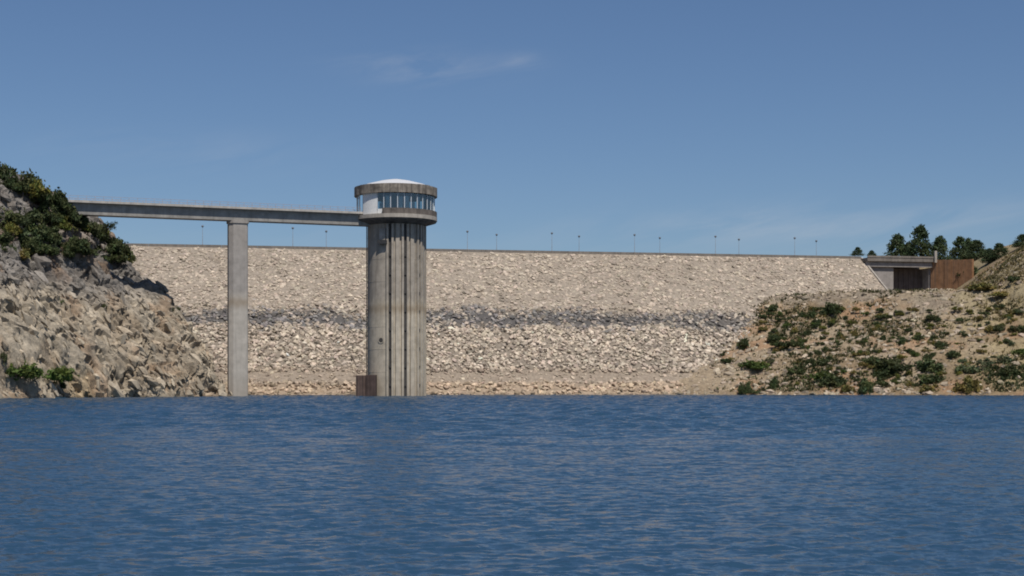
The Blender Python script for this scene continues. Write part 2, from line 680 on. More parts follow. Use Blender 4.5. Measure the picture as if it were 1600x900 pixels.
# core with a slightly uneven face
nu, nv_ = 230, 74
uu = np.linspace(U0, U1, nu)
zz = np.linspace(-14, CREST, nv_)
UU, ZG = np.meshgrid(uu, zz, indexing='ij')
u_, z_ = UU.ravel(), ZG.ravel()
w_ = -(CREST - z_) * SLOPE
Pf = np.stack([A[0] + E[0] * u_ + N[0] * w_, A[1] + E[1] * u_ + N[1] * w_, z_], 1)
fn = np.array([-N[0] * math.sin(math.atan(1 / SLOPE)), -N[1] * math.sin(math.atan(1 / SLOPE)), math.cos(math.atan(1 / SLOPE))])
rough = 0.25 + 0.0 * z_
Pf += fn[None] * (fbm(Pf * 0.45, 3, 5) * 0.45 * (z_ < CREST - 0.5))[:, None]
idx = np.arange(nu * nv_).reshape(nu, nv_)
Q = np.stack([idx[:-1, :-1].ravel(), idx[1:, :-1].ravel(), idx[1:, 1:].ravel(), idx[:-1, 1:].ravel()], 1)
me = fast_mesh('upstream_face', Pf - DB, Q, False)


def dam_zone_col(u, z, n, jit=False):
    """own colour of the stones by height: fresh tan facing, dark weathered belt, bleached stones, silt, ochre rubble"""
    tan = np.array([0.415, 0.348, 0.275])
    grey = np.array([0.215, 0.20, 0.188])
    pale = np.array([0.50, 0.42, 0.332])
    silt = np.array([0.40, 0.325, 0.25])
    ochre = np.array([0.46, 0.355, 0.255])
    zz_ = z + n * 4.5 + (rng.normal(0, 1.1, len(z)) if jit else 0)
    fade = 1 - sstep(150, 262, u) * 0.55
    c = tan[None] * np.ones((len(z), 1))
    kb = (sstep(21.2, 23.0, zz_) * (1 - sstep(26.2, 28.4, zz_)) * fade)[:, None]
    if jit:
        kb = kb * np.where(rng.random(len(z)) < 0.28, 0.25, 1.0)[:, None]
    c = c * (1 - kb) + grey[None] * kb
    kp = (1 - sstep(19.8, 21.4, zz_))[:, None]
    c = c * (1 - kp) + pale[None] * kp
    ks = (1 - sstep(7.0, 9.0, z + n))[:, None]
    c = c * (1 - ks) + silt[None] * ks
    ko = (1 - sstep(2.8, 4.2, z + n))[:, None]
    c = c * (1 - ko) + ochre[None] * ko
    return c


nb = fbm(Pf * 0.08, 3, 9)
gap_soil_shade = np.where((z_ > 8) & (z_ < 28), 0.50, 0.76)  # soil between the stones, darkened to carry the shade of the gaps
tint_attr(me, dam_zone_col(u_, z_, nb) * gap_soil_shade[:, None])
link('upstream_face', me, M['terrain'], dam)
# crest, downstream shoulder, end
cr = MB()
pr = [(-0.3, CREST - 0.02), (11, CREST - 0.02), (11 + 64 * 1.5, -14), (-64 * SLOPE + 2, -14.2)]
vs = []
for uq in (U0, U1):
    for w, z in pr:
        vs.append(dam_pt(uq, w, z - (0.35 if w < 0 else 0)) - DB)
cr.add(vs, [(0, 1, 5, 4), (1, 2, 6, 5), (4, 5, 6, 7), (0, 3, 2, 1)])
cr.build('crest_shoulder', M['parapet'], dam)
rd = MB()
rd.add([dam_pt(a, w, CREST + 0.06) - DB for a, w in ((U0, 1.2), (U1, 1.2), (U1, 9.8), (U0, 9.8))], [(0, 1, 2, 3)])
rd.build('crest_road', M['asphalt'], dam)
k = 0
ua = U0
while ua < U1 - 1:
    ub = min(ua + 12.28, U1)
    for w0, nm in ((0.1, 'parapet_panel'), (10.2, 'parapet_panel')):
        p = MB()
        p.add([dam_pt(a, w, z) - DB for a, w, z in ((ua + .03, w0, CREST - .4), (ub - .03, w0, CREST - .4), (ub - .03, w0 + .4, CREST - .4), (ua + .03, w0 + .4, CREST - .4),
                                                   (ua + .03, w0, CREST + .95), (ub - .03, w0, CREST + .95), (ub - .03, w0 + .4, CREST + .95), (ua + .03, w0 + .4, CREST + .95))],
              [(0, 3, 2, 1), (4, 5, 6, 7), (0, 1, 5, 4), (1, 2, 6, 5), (2, 3, 7, 6), (3, 0, 4, 7)])
        p.build(nm, M['parapet'], dam)
    ua = ub
    k += 1

# riprap
def riprap(n, z0, z1, smin, smax, emb, flat):
    u = rng.uniform(-25, U1 - 0.6, n)
    z = rng.uniform(z0, z1, n)
    s = smin + (smax - smin) * rng.random(n) ** 2.2
    w = -(CREST - z) * SLOPE
    P = np.stack([A[0] + E[0] * u + N[0] * w, A[1] + E[1] * u + N[1] * w, z], 1)
    sc = np.stack([s * rng.uniform(0.8, 1.35, n), s * rng.uniform(0.65, 1.0, n), s * flat * rng.uniform(0.7, 1.2, n)], 1)
    P = P + fn[None] * (sc[:, 2] * emb * rng.uniform(0.2, 1.0, n))[:, None]
    return u, z, s, P, sc


parts = [riprap(11500, 26, CREST - 0.3, 0.40, 0.95, 0.18, 0.5),
         riprap(3000, 20, 29, 0.5, 1.05, 0.7, 0.75),
         riprap(9600, 7, 22.5, 0.40, 0.98, 0.75, 0.8),
         riprap(900, 3, 8, 0.4, 0.8, 0.3, 0.6),
         riprap(2300, -1.5, 4, 0.5, 1.05, 0.7, 0.75)]
u_ = np.concatenate([p[0] for p in parts])
z_ = np.concatenate([p[1] for p in parts])
s_ = np.concatenate([p[2] for p in parts])
P_ = np.concatenate([p[3] for p in parts])
sc_ = np.concatenate([p[4] for p in parts])
nb = fbm(P_ * 0.08, 3, 9)
cols = dam_zone_col(u_, z_, nb, True)
br = rng.normal(1.0, np.where(z_ > 28, 0.18, 0.20)).clip(0.5, 1.6)
dk = rng.random(len(u_)) < np.where((z_ > 8) & (z_ < 21), 0.10, 0.03)
br[dk] *= 0.5
br *= 1 + 0.20 * fbm(P_ * np.array([[0.035, 0.035, 0.16]]), 3, 15) + 0.10 * fbm(P_ * 0.25, 2, 16)
lt = rng.random(len(u_)) < 0.035
br[lt] *= 1.3
cols = cols * br[:, None] * (1 + rng.normal(0, 0.015, (len(u_), 3)))
cols = cols * np.where(z_ < 0.3, 0.62, 1.0)[:, None]
cols = cols.clip(0.03, 0.72)
fr_ = frames_from_normals(np.tile(fn[None], (len(u_), 1)))
mats = rot_mats(fr_, rng.uniform(0, 6.28, len(u_)), np.abs(rng.normal(0, 0.35, len(u_))) * np.where(z_ > 28, 0.5, 1.0), rng.uniform(0, 6.28, len(u_)))
vis = (z_ > 0.5) & (u_ > 15) & (u_ < 215)
order = np.argsort(-np.where(vis, s_ / P_[:, 1], 0))
big, rest = order[:300], order[300:]
single_rocks('riprap_stone', P_[big] - DB, mats[big], sc_[big], cols[big], dam)
o = joined_rocks('riprap', P_[rest] - DB, mats[rest], sc_[rest], cols[rest], dam, M['stone'])
tag(o, kind='stuff')

# ------------------------------------------------------------------ left rocky hill
S0 = np.array([-71.0, 385.0])
SD = np.array([-0.393, -0.920])       # along the shore, toward the camera
SI = np.array([-0.920, 0.393])        # inland
GS = np.array([-30, 0, 4, 9, 14.6, 21, 27, 32, 38, 46, 70, 120, 260.0])
GZ = np.array([-13, 0, 7.0, 14, 20.8, 26.3, 31, 36.5, 43.5, 50, 58, 68, 84.0])


def hill_z(X, Y):
    dx, dy = X - S0[0], Y - S0[1]
    s = dx * SI[0] + dy * SI[1]
    t = dx * SD[0] + dy * SD[1]
    s = s + 3.0 * np.sin(t * 0.085 + 0.8) * sstep(5, 30, t)
    s = np.where(s > 0, s * (1 + 0.45 * sstep(10, 34, t)), s)
    s = s + 0.95 * np.minimum(t + 0.5, 0)
    z = np.interp(s, GS, GZ)
    b_ = sstep(-30, -14, t)
    z = -13 + (z + 13) * b_
    # the valley side going on behind, up to the dam's end
    back = np.clip((-112 - (Y - 380) * 0.25 - X) * 0.8, -13, 56)
    return np.where(Y > 372, np.maximum(z, back), z)


sg = np.concatenate([np.arange(-14, 52, 0.34), np.arange(52, 110, 2.0), np.arange(110, 320, 14.0)])
tg = np.concatenate([np.arange(-190, -34, 6.0), np.arange(-34, 96, 0.46), np.arange(96, 190, 3.0), np.arange(190, 420, 16.0)])
SG, TG = np.meshgrid(sg, tg, indexing='ij')
X = S0[0] + SG.ravel() * SI[0] + TG.ravel() * SD[0]
Y = S0[1] + SG.ravel() * SI[1] + TG.ravel() * SD[1]
Z = hill_z(X, Y)
ns, ntt = len(sg), len(tg)


def grid_normals(X, Y, Z, a, b):
    G = np.stack([X, Y, Z], 1).reshape(a, b, 3)
    d1 = np.gradient(G, axis=0)
    d2 = np.gradient(G, axis=1)
    n = np.cross(d1, d2).reshape(-1, 3)
    n /= np.linalg.norm(n, axis=1, keepdims=True) + 1e-9
    n[n[:, 2] < 0] *= -1
    return n


nrm = grid_normals(X, Y, Z, ns, ntt)
P0 = np.stack([X, Y, Z], 1)


def cells(a, b_, c_, seed):
    """one random step per block of a running-bond lattice: fractured, bedded rock"""
    k3 = np.floor(c_)
    a = a + _hash(k3, 0 * k3, 0 * k3, seed) * 7.0
    b_ = b_ + _hash(k3, 0 * k3 + 1, 0 * k3, seed) * 5.0
    return _hash(np.floor(a), np.floor(b_), k3, seed + 1) * 2 - 1


def smooth_face(P):
    """the bare, little broken slab low on the left"""
    return np.exp(-((P[:, 0] + 101) / 11.0) ** 2 - ((P[:, 2] - 9) / 9.0) ** 2)


def crag(P):
    warp = fbm(P * 0.07, 3, 21)
    wv = np.stack([fbm(P * 0.16 + 9, 2, 22), fbm(P * 0.16 + 31, 2, 23), fbm(P * 0.16 + 57, 2, 24)], 1)
    W_ = P + wv * 2.2
    up = sstep(22, 31, P[:, 2] + warp * 6)
    # dipping beds below, flat ledges above
    al = W_[:, 0] * 0.80 - W_[:, 2] * 0.60
    q = W_[:, 0] * 0.60 + W_[:, 2] * 0.80 + W_[:, 1] * 0.15
    lowd = cells(al / 5.2, W_[:, 1] / 5.0, q / 2.3, 61) * 0.95 + cells(al / 2.1, W_[:, 1] / 2.2, q / 0.95, 64) * 0.55
    upd = cells(W_[:, 0] / 6.5, W_[:, 1] / 5.5, W_[:, 2] / 2.6, 71) * 1.25 + cells(W_[:, 0] / 2.6, W_[:, 1] / 2.4, W_[:, 2] / 1.1, 74) * 0.6
    d = lowd * (1 - up) + upd * up
    d = d * (1 - 0.8 * smooth_face(P))
    big = fbm(P * 0.09, 3, 33) * 2.6
    fine = fbm(P * 1.1, 2, 41) * 0.25
    ax = np.stack([al, W_[:, 1], q * 2.4], 1)
    j1 = np.abs(fbm(ax * 0.13, 2, 35))
    cracks = (1 - sstep(0.0, 0.08, j1)) * 1.6
    return d + big + fine - cracks


disp = crag(P0) * sstep(-6, 1.5, Z) * (0.35 + 0.65 * (1 - sstep(44, 55, Z)))
P1 = P0 + nrm * disp[:, None]
idx = np.arange(ns * ntt).reshape(ns, ntt)
Q = np.stack([idx[:-1, :-1].ravel(), idx[1:, :-1].ravel(), idx[1:, 1:].ravel(), idx[:-1, 1:].ravel()], 1)


def hill_col(P, n1, n2):
    lowc = np.array([0.36, 0.305, 0.23])
    tanc = np.array([0.30, 0.235, 0.165])
    upc = np.array([0.19, 0.172, 0.152])
    brn = np.array([0.20, 0.145, 0.105])
    och = np.array([0.40, 0.29, 0.16])
    up = sstep(20, 28, P[:, 2] + n1 * 7)[:, None]
    c = lowc[None] * (1 - up) + upc[None] * up
    k_ = sstep(0.05, 0.4, n2)[:, None]
    c = c * (1 - k_ * 0.7) + (tanc[None] * (1 - up) + brn[None] * up) * k_ * 0.7
    o_ = (sstep(0.1, 0.35, n1) * (1 - sstep(3, 8, P[:, 2])))[:, None]
    c = c * (1 - o_ * 0.6) + och[None] * o_ * 0.6
    return c


me = fast_mesh('hill', P1, Q, False)
c = hill_col(P1, fbm(P0 * 0.06, 3, 51), fbm(P0 * 0.11, 4, 52))
al_ = P0[:, 0] * 0.80 - P0[:, 2] * 0.60
q_ = P0[:, 0] * 0.60 + P0[:, 2] * 0.80
upk = sstep(22, 31, P0[:, 2])
bed = fbm(np.stack([al_ * 0.10, P0[:, 1] * 0.15, q_ * 0.75], 1), 3, 53) * (1 - upk) + fbm(P0 * np.array([[0.10, 0.10, 0.8]]), 3, 54) * upk
c = c * (1 + 0.42 * bed)[:, None]
rs = (sstep(0.15, 0.4, fbm(P0 * 0.16, 3, 57)))[:, None] * 0.5
c = c * (1 - rs) + np.array([[0.27, 0.17, 0.10]]) * rs
W2 = P0 + np.stack([fbm(P0 * 0.16 + 9, 2, 22), fbm(P0 * 0.16 + 31, 2, 23), fbm(P0 * 0.16 + 57, 2, 24)], 1) * 2.2
al2, q2 = W2[:, 0] * 0.80 - W2[:, 2] * 0.60, W2[:, 0] * 0.60 + W2[:, 2] * 0.80 + W2[:, 1] * 0.15
blk = cells(al2 / 5.2, W2[:, 1] / 5.0, q2 / 2.3, 61 + 9) * 0.16 + cells(al2 / 2.1, W2[:, 1] / 2.2, q2 / 0.95, 64 + 9) * 0.22
c = c * (1 + blk * (1 - 0.6 * smooth_face(P0)))[:, None]
c = c * np.where(P1[:, 2] < 0.45, 0.6, 1.0)[:, None]
tint_attr(me, c.clip(0.03, 0.6))
hill = link('rocky_hill', me, M['terrain'])
tag(hill, kind='structure')

# blocks and slabs broken out of the slope
cand = np.where((P1[:, 2] > 0.2) & (P1[:, 2] < 46) & (TG.ravel() > -16) & (TG.ravel() < 84) & (SG.ravel() < 52))[0]
wgt = np.where(P1[cand, 2] < 27, 1.0, 0.42) * (0.35 + sstep(-0.2, 0.3, fbm(P0[cand] * 0.09, 3, 61)))
wgt = wgt * (1 - 0.85 * smooth_face(P1[cand]))
wgt = wgt * np.linalg.norm(np.stack([nrm[cand, 0], nrm[cand, 1], 0.3 + 0 * cand], 1), axis=1)
n_r = 1900
ci = rng.choice(cand, n_r, replace=False, p=wgt / wgt.sum())
Pr, Nr = P1[ci], nrm[ci]
s = 0.26 + 0.95 * rng.random(n_r) ** 3.2
zl = Pr[:, 2]
dip = np.where((zl < 26)[:, None], np.array([[0.80, 0.05, -0.60]]), np.array([[0.98, 0.05, -0.15]])) + rng.normal(0, 0.22, (n_r, 3))
dip -= Nr * (dip * Nr).sum(1, keepdims=True)
frm = frames_from_normals(Nr, dip)
matsr = rot_mats(frm, rng.normal(0, 0.25, n_r), np.abs(rng.normal(0, 0.3, n_r)), rng.uniform(0, 6.28, n_r))
bigk = np.arange(n_r) < 90
s[bigk] = rng.uniform(0.9, 1.55, bigk.sum())
sc = np.stack([s * rng.uniform(1.0, 1.9, n_r), s * rng.uniform(0.5, 0.8, n_r), s * rng.uniform(0.5, 0.85, n_r)], 1)
sc[bigk, 2] *= 1.15
cr_ = hill_col(Pr, fbm(Pr * 0.06, 3, 51), fbm(Pr * 0.11, 4, 52)) * rng.normal(1.08, 0.17, n_r).clip(0.6, 1.6)[:, None]
cr_ = cr_.clip(0.04, 0.6)
order = np.argsort(-s / Pr[:, 1])
big, rest = order[:300], order[300:]
single_rocks('rock', Pr[big] + Nr[big] * 0.1, matsr[big], sc[big], cr_[big], hill)
o = joined_rocks('rubble', Pr[rest] + Nr[rest] * 0.1, matsr[rest], sc[rest], cr_[rest], hill, M['stone'])
tag(o, kind='stuff')

# ------------------------------------------------------------------ right bank
def bank_z(X, Y):
    Ys = np.interp(X, [0, 40, 55, 100, 142, 200, 300, 600], [490, 478, 470, 451, 430, 408, 380, 300])
    d = Y - Ys
    base = np.where(d > 0, 0.425 * d - 0.9 * np.sin(np.clip(d, 0, 100) / 100 * math.pi) * 2.0, 0.30 * d)
    bench = 35.3
    base = np.where(base > bench - 1, bench - 1 + 1 * (1 - np.exp(-(base - bench + 1) / 1)), base)
    hillk = sstep(455, 530, Y)
    hx = np.clip(X - 160.5, 0, 400)
    base = base + hillk * (0.95 * hx * np.exp(-hx / 90)) + (1 - hillk) * 0.12 * hx * sstep(0, 30, d)
    # high ground behind the spillway
    w = (X - A[0]) * N[0] + (Y - A[1]) * N[1]
    u = (X - A[0]) * E[0] + (Y - A[1]) * E[1]
    top = 50.0 + 3.0 * sstep(40, 200, w)
    base = np.where((w > 12) & (base < top), base + (top - base) * sstep(12, 17, w), base)
    return np.maximum(base, -13)


gx = np.concatenate([np.arange(10, 40, 3.0), np.arange(40, 186, 0.8), np.arange(186, 420, 7.0)])
gy = np.concatenate([np.arange(330, 420, 5.0), np.arange(420, 560, 0.8), np.arange(560, 600, 1.2), np.arange(600, 900, 14.0)])
GX, GY = np.meshgrid(gx, gy, indexing='ij')
X, Y = GX.ravel(), GY.ravel()
Z = bank_z(X, Y)
nrm = grid_normals(X, Y, Z, len(gx), len(gy))
P0 = np.stack([X, Y, Z], 1)
act = sstep(-3, 1.0, Z) * np.where(Y > 552, 0.15, 1.0)
disp = (fbm(P0 * 0.06, 3, 71) * 1.6 + fbm(P0 * 0.3, 4, 72) * 0.9 + np.abs(fbm(P0 * 0.7, 2, 73)) * 0.5 - 0.3) * act
P1 = P0 + np.array([[0, 0, 1.0]]) * disp[:, None]


def bank_col(P, n1, n2):
    soil = np.array([0.225, 0.165, 0.10])
    pale = np.array([0.32, 0.25, 0.17])
    och = np.array([0.33, 0.20, 0.115])
    gry = np.array([0.22, 0.185, 0.145])
    dry = np.array([0.34, 0.275, 0.15])
    k1 = sstep(-0.25, 0.3, n1)[:, None]
    c = soil[None] * (1 - k1) + pale[None] * k1
    k2 = sstep(0.12, 0.42, n2)[:, None] * 0.75
    c = c * (1 - k2) + och[None] * k2
    k3 = (sstep(22, 30, P[:, 2]) * sstep(-0.1, 0.2, n1 - n2))[:, None] * 0.7
    c = c * (1 - k3) + gry[None] * k3
    k4 = (sstep(128, 150, P[:, 0]) * sstep(-0.3, 0.1, -n2))[:, None] * 0.6
    c = c * (1 - k4) + dry[None] * k4
    return c


me = fast_mesh('bank', P1, np.stack([(i := np.arange(len(gx) * len(gy)).reshape(len(gx), len(gy)))[:-1, :-1].ravel(), i[1:, :-1].ravel(), i[1:, 1:].ravel(), i[:-1, 1:].ravel()], 1), False)
tint_attr(me, (bank_col(P1, fbm(P0 * 0.05, 3, 81), fbm(P0 * 0.07, 4, 82)) * (1 + 0.22 * fbm(P0 * 0.5, 3, 83))[:, None]).clip(0.03, 0.6))
bank = link('stony_bank', me, M['terrain'])
tag(bank, kind='structure')

cand = np.where((P1[:, 2] > 0.05) & (Y < 551) & (X < 178) & (X > 44) & (X / Y < 0.36))[0]
wgt = (0.3 + sstep(-0.3, 0.3, fbm(P0[cand] * 0.06, 3, 91))) * np.where(P1[cand, 2] < 1.2, 2.2, 1.0)
n_r = 3600
ci = rng.choice(cand, n_r, replace=False, p=wgt / wgt.sum())
Pr, Nr = P1[ci], nrm[ci]
s = 0.28 + 0.95 * rng.random(n_r) ** 3.0
frm = frames_from_normals(Nr)
matsr = rot_mats(frm, rng.uniform(0, 6.28, n_r), np.abs(rng.normal(0, 0.35, n_r)), rng.uniform(0, 6.28, n_r))
sc = np.stack([s * rng.uniform(0.85, 1.5, n_r), s * rng.uniform(0.6, 1.0, n_r), s * rng.uniform(0.5, 0.9, n_r)], 1)
cr_ = (np.array([[0.36, 0.295, 0.22]]) * rng.normal(0.95, 0.26, n_r).clip(0.5, 1.5)[:, None]) * (1 + rng.normal(0, 0.018, (n_r, 3)))
cr_ = cr_.clip(0.04, 0.62)
order = np.argsort(-s / Pr[:, 1])
big, rest = order[:300], order[300:]
single_rocks('rock', Pr[big], matsr[big], sc[big], cr_[big], bank)
o = joined_rocks('rubble', Pr[rest], matsr[rest], sc[rest], cr_[rest], bank, M['stone'])
tag(o, kind='stuff')


def on_surface(zf, px, py, d0, d1):
    kx, kz = (px - 800) / F, (HORIZON - py) / F
    D = np.arange(d0, d1, 0.4)
    hz = zf(kx * D, D)
    hit = np.where(CAM_H + kz * D < hz)[0]
    if len(hit) == 0:
        i = int(np.argmin(CAM_H + kz * D - hz))
    else:
        i = int(hit[0])
    return Vector((kx * D[i], D[i], float(hz[i])))


# ------------------------------------------------------------------ spillway at the dam's right end
spb = dam_pt(277, 0, 37)
ang = math.atan2(E[1], E[0])
spill = thing('spillway_bridge', tuple(spb), 'concrete road bridge over the dark spillway gate at the dam\'s right end', 'bridge', rz=ang)
p = MB().box(-12.2, -2.2, -4.6, 9, -4, 10.6)
p.build('abutment', M['spill'], spill)
p = MB().box(12.3, 13.4, -4.0, 9, -4, 10.25)
p.build('abutment', M['spill'], spill)
p = MB().box(-13.4, 13.6, -6.6, 9.5, 12.2, 13.6)
p.build('deck', M['parapet'], spill, bevel=0.08)
p = MB().box(-13.2, 13.4, -5.6, -4.2, 10.3, 12.15)
p.build('girder', M['spill'], spill)
p = MB().box(-13.2, 13.4, 6.0, 7.4, 10.3, 12.15)
p.build('girder', M['spill'], spill)
p = MB().box(-13.4, 13.6, -6.75, -6.35, 13.62, 14.3)
p.build('parapet', M['parapet'], spill)
p = MB().box(-13.4, 13.6, 9.1, 9.5, 13.62, 14.6)
p.build('parapet', M['parapet'], spill)
p = MB().box(13.0, 13.9, -7.6, -6.8, 12.0, 16.4)
p.build('end_post', M['slab'], spill)
gate = MB().box(-2.15, 12.25, 1.4, 1.8, -1.5, 10.2).build('gate', M['gate'], spill)
for k in range(7):
    x = -1.4 + k * 2.05
    MB().box(x - 0.16, x + 0.16, 1.1, 1.42, -1.5, 10.1).build('gate_rib', M['gate'], gate)
MB().box(-5, 32, -13.0, -10.5, -2.2, -0.15).build('sill', M['spill'], spill)
MB().box(-2.1, 12.2, -10.4, 1.35, -2.0, -0.6).build('chute_floor', M['spill'], spill)
# kerb along the end of the stone facing
kb = MB()
vs = []
for z in (CREST + 0.1, 33.0):
    w = -(CREST - z) * SLOPE
    for du, dz in ((0, -1.2), (0.6, -1.2), (0.6, 0.45), (0, 0.45)):
        vs.append(dam_pt(U1 + 0.05 + du, w, z + dz) - DB)
kb.add(vs, [(0, 1, 2, 3), (7, 6, 5, 4), (0, 4, 5, 1), (1, 5, 6, 2), (2, 6, 7, 3), (3, 7, 4, 0)])
kb.build('end_kerb', M['slab'], dam)

ra = dam_pt(289.6, -5.0, 35.5)
rb = np.array([168.8, 563.5, 35.5])
L = float(np.linalg.norm((rb - ra)[:2]))
rw = thing('retaining_wall', tuple(ra), 'tall rust-stained retaining wall right of the spillway gate', 'wall', rz=math.atan2(rb[1] - ra[1], rb[0] - ra[0]))
npan = 6
for k in range(npan):
    x0, x1 = k * L / npan + 0.06, (k + 1) * L / npan - 0.06
    dy = [0.0, 0.12, -0.05, 0.08, 0.0, 0.1][k]
    MB().box(x0, x1, dy, 1.2 + dy, -3, 14.6 - 0.15 * k).build('panel', M['rustwall'], rw)
MB().box(-0.2, L, 0.35, 1.0, -3, 14.0).build('backing', M['rustwall'], rw)

# ------------------------------------------------------------------ crest lamps
def make_lamp(loc, label):
    o = thing('street_lamp', loc, label, 'street lamp', 'street lamps along the dam crest', rz=ang)
    p = MB().lathe([(0.20, 0), (0.20, 1.1), (0.10, 1.2), (0.05, 7.0), (0.0, 7.0)], 8)
    p.build('pole', M['galv'], o)
    p = MB().lathe([(0.0, 6.95), (0.24, 7.0), (0.42, 7.3), (0.40, 7.5), (0.22, 7.7), (0.0, 7.75)], 12)
    p.build('lamp_head', M['lamphead'], o, smooth=True)
    return o


ordn = ['first', 'second', 'third', 'fourth', 'fifth', 'sixth', 'seventh', 'eighth', 'ninth', 'tenth']
lamps = []
for w, x0 in ((0.75, -15.9), (9.9, -5.6)):
    for k in range(-3, 5):
        u = (x0 - A[0] - N[0] * w) / E[0] + 30.75 * k / E[0] * 0.985
        q = dam_pt(u, w, CREST + 0.0)
        if w > 5:
            q[2] = CREST
        px = 800 + F * q[0] / q[1]
        if 560 < px < 668 or 350 < px < 392:
            continue
        lamps.append((px, q))
lamps.sort(key=lambda a: a[0])
nleft = len([1 for a in lamps if a[0] < 350])
i_between = [a for a in lamps if 350 < a[0] < 600]
right_i = 0
for j, (px, q) in enumerate(lamps):
    if px < 350:
        lab = ['leftmost dark lamp post on the dam crest, under the footbridge', 'dark lamp post on the dam crest, just left of the bridge pier'][min(1, j)]
    elif px < 600:
        jj = [a[0] for a in i_between].index(px)
        lab = ['lamp post on the dam crest nearest the pier, between pier and tower', 'lamp post on the dam crest nearest the tower, between pier and tower'][min(1, jj)]
    else:
        lab = ordn[right_i] + ' thin dark lamp post on the dam crest, counted rightward from the tower'
        right_i += 1
    make_lamp(tuple(q), lab)

# ------------------------------------------------------------------ intake tower
TX, TY = -30.25, 400.0
tower = thing('intake_tower', (TX, TY, 0), 'round concrete intake tower with glazed gallery and white roof rising from the water', 'tower')
TR = 7.33
shaft = MB().lathe([(TR, -13), (TR, 44.6)], 96).build('shaft', M['tower'], tower, smooth=True)
tb = math.degrees(math.atan2(-TX, TY))   # turns 'facing the camera' into tower angles


def radial_box(r0, r1, a_deg, half, z0, z1):
    a = R(a_deg + tb)
    c, s = math.cos(a), math.sin(a)
    m = MB()
    vs = []
    for z in (z0, z1):
        for r, w in ((r0, -half), (r1, -half), (r1, half), (r0, half)):
            # radial direction (sin a, -cos a), tangential (cos a, sin a)
            vs.append((r * s + w * c, -r * c + w * s, z))
    m.add(vs, [(0, 3, 2, 1), (4, 5, 6, 7), (0, 1, 5, 4), (1, 2, 6, 5), (2, 3, 7, 6), (3, 0, 4, 7)])
    return m


for a in (-11, 18, 52, 84, 118, 150):
    sl = radial_box(TR - 0.3, TR + 0.06, a, 0.34, -3, 44.2).build('gate_slot', M['slot'], tower)
    for da in (-4.9, 4.9):
        radial_box(TR - 0.3, TR + 0.6, a + da, 0.27, -3, 44.2).build('guide_rail', M['tower'], tower)
    for kz in range(9):
        z = 2.6 + kz * 4.75
        radial_box(TR + 0.02, TR + 0.3, a, 0.4, z, z + 0.6).build('bracket', M['slot'], sl)
for a in (3.5, 33, 68, 100, 134):
    radial_box(TR - 0.3, TR + 0.45, a, 0.5, -3, 44.2).build('rib', M['tower'], tower)
# lift joints of the shaft
for z in (6.2, 12.0, 17.8, 29.4, 35.2, 41.0):
    MB().lathe([(TR - 0.05, z), (TR + 0.03, z + 0.03), (TR + 0.03, z + 0.15), (TR - 0.05, z + 0.18)], 96).build('lift_joint', M['tower'], tower, smooth=True)
# round opening
a = R(-31 + tb)
hole = MB()
ring = 14
cen = Vector((TR * math.sin(a), -TR * math.cos(a), 14.4))
tan = Vector((math.cos(a), math.sin(a), 0))
rad = Vector((math.sin(a), -math.cos(a), 0))
vs = []
for d, rr in ((0.10, 0.86), (0.10, 0.62), (-0.5, 0.55)):
    for k in range(ring):
        q = 2 * math.pi * k / ring
        vs.append(cen + tan * rr * math.cos(q) + Vector((0, 0, rr * math.sin(q))) + rad * d)
fs = []
for j in range(2):
    for k in range(ring):
        fs.append((j * ring + k, j * ring + (k + 1) % ring, (j + 1) * ring + (k + 1) % ring, (j + 1) * ring + k))
hole.add(vs, fs)
hole.build('outlet_rim', M['tower'], tower)
disc = MB().add([cen + tan * 0.66 * math.cos(2 * math.pi * k / ring) + Vector((0, 0, 0.66 * math.sin(2 * math.pi * k / ring))) + rad * 0.085 for k in range(ring)], [list(range(ring))])
disc.build('outlet_dark_disc', M['slot'], tower)  # flat dark disc stands in for the shade inside the hole
# fixture under the deck and pipe on the left flank
radial_box(TR - 0.1, TR + 0.7, -26, 0.85, 40.0, 42.9).build('cable_box', M['slab'], tower)
radial_box(TR - 0.1, TR + 1.0, -25, 1.2, 39.0, 39.9).build('cable_box_tray', M['steel'], tower)
a = R(-80 + tb)
pm = MB().lathe([(0.13, -2), (0.13, 45)], 8)
pm.build('downpipe', M['steel'], tower, loc=((TR + 0.3) * math.sin(a), -(TR + 0.3) * math.cos(a), 0))
# gallery
MB().lathe([(TR, 44.3), (TR + 0.2, 44.3), (10.5, 45.2), (10.5, 45.5), (0, 45.5)], 64).build('corbel', M['dark_wall'], tower, smooth=True)  # dark concrete stands in for the shade under the gallery
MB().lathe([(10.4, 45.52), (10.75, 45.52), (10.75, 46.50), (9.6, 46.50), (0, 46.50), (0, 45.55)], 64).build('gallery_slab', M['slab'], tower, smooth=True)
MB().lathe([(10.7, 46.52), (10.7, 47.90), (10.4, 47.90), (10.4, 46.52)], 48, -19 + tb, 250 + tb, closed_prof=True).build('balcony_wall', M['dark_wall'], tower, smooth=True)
WR = 10.05
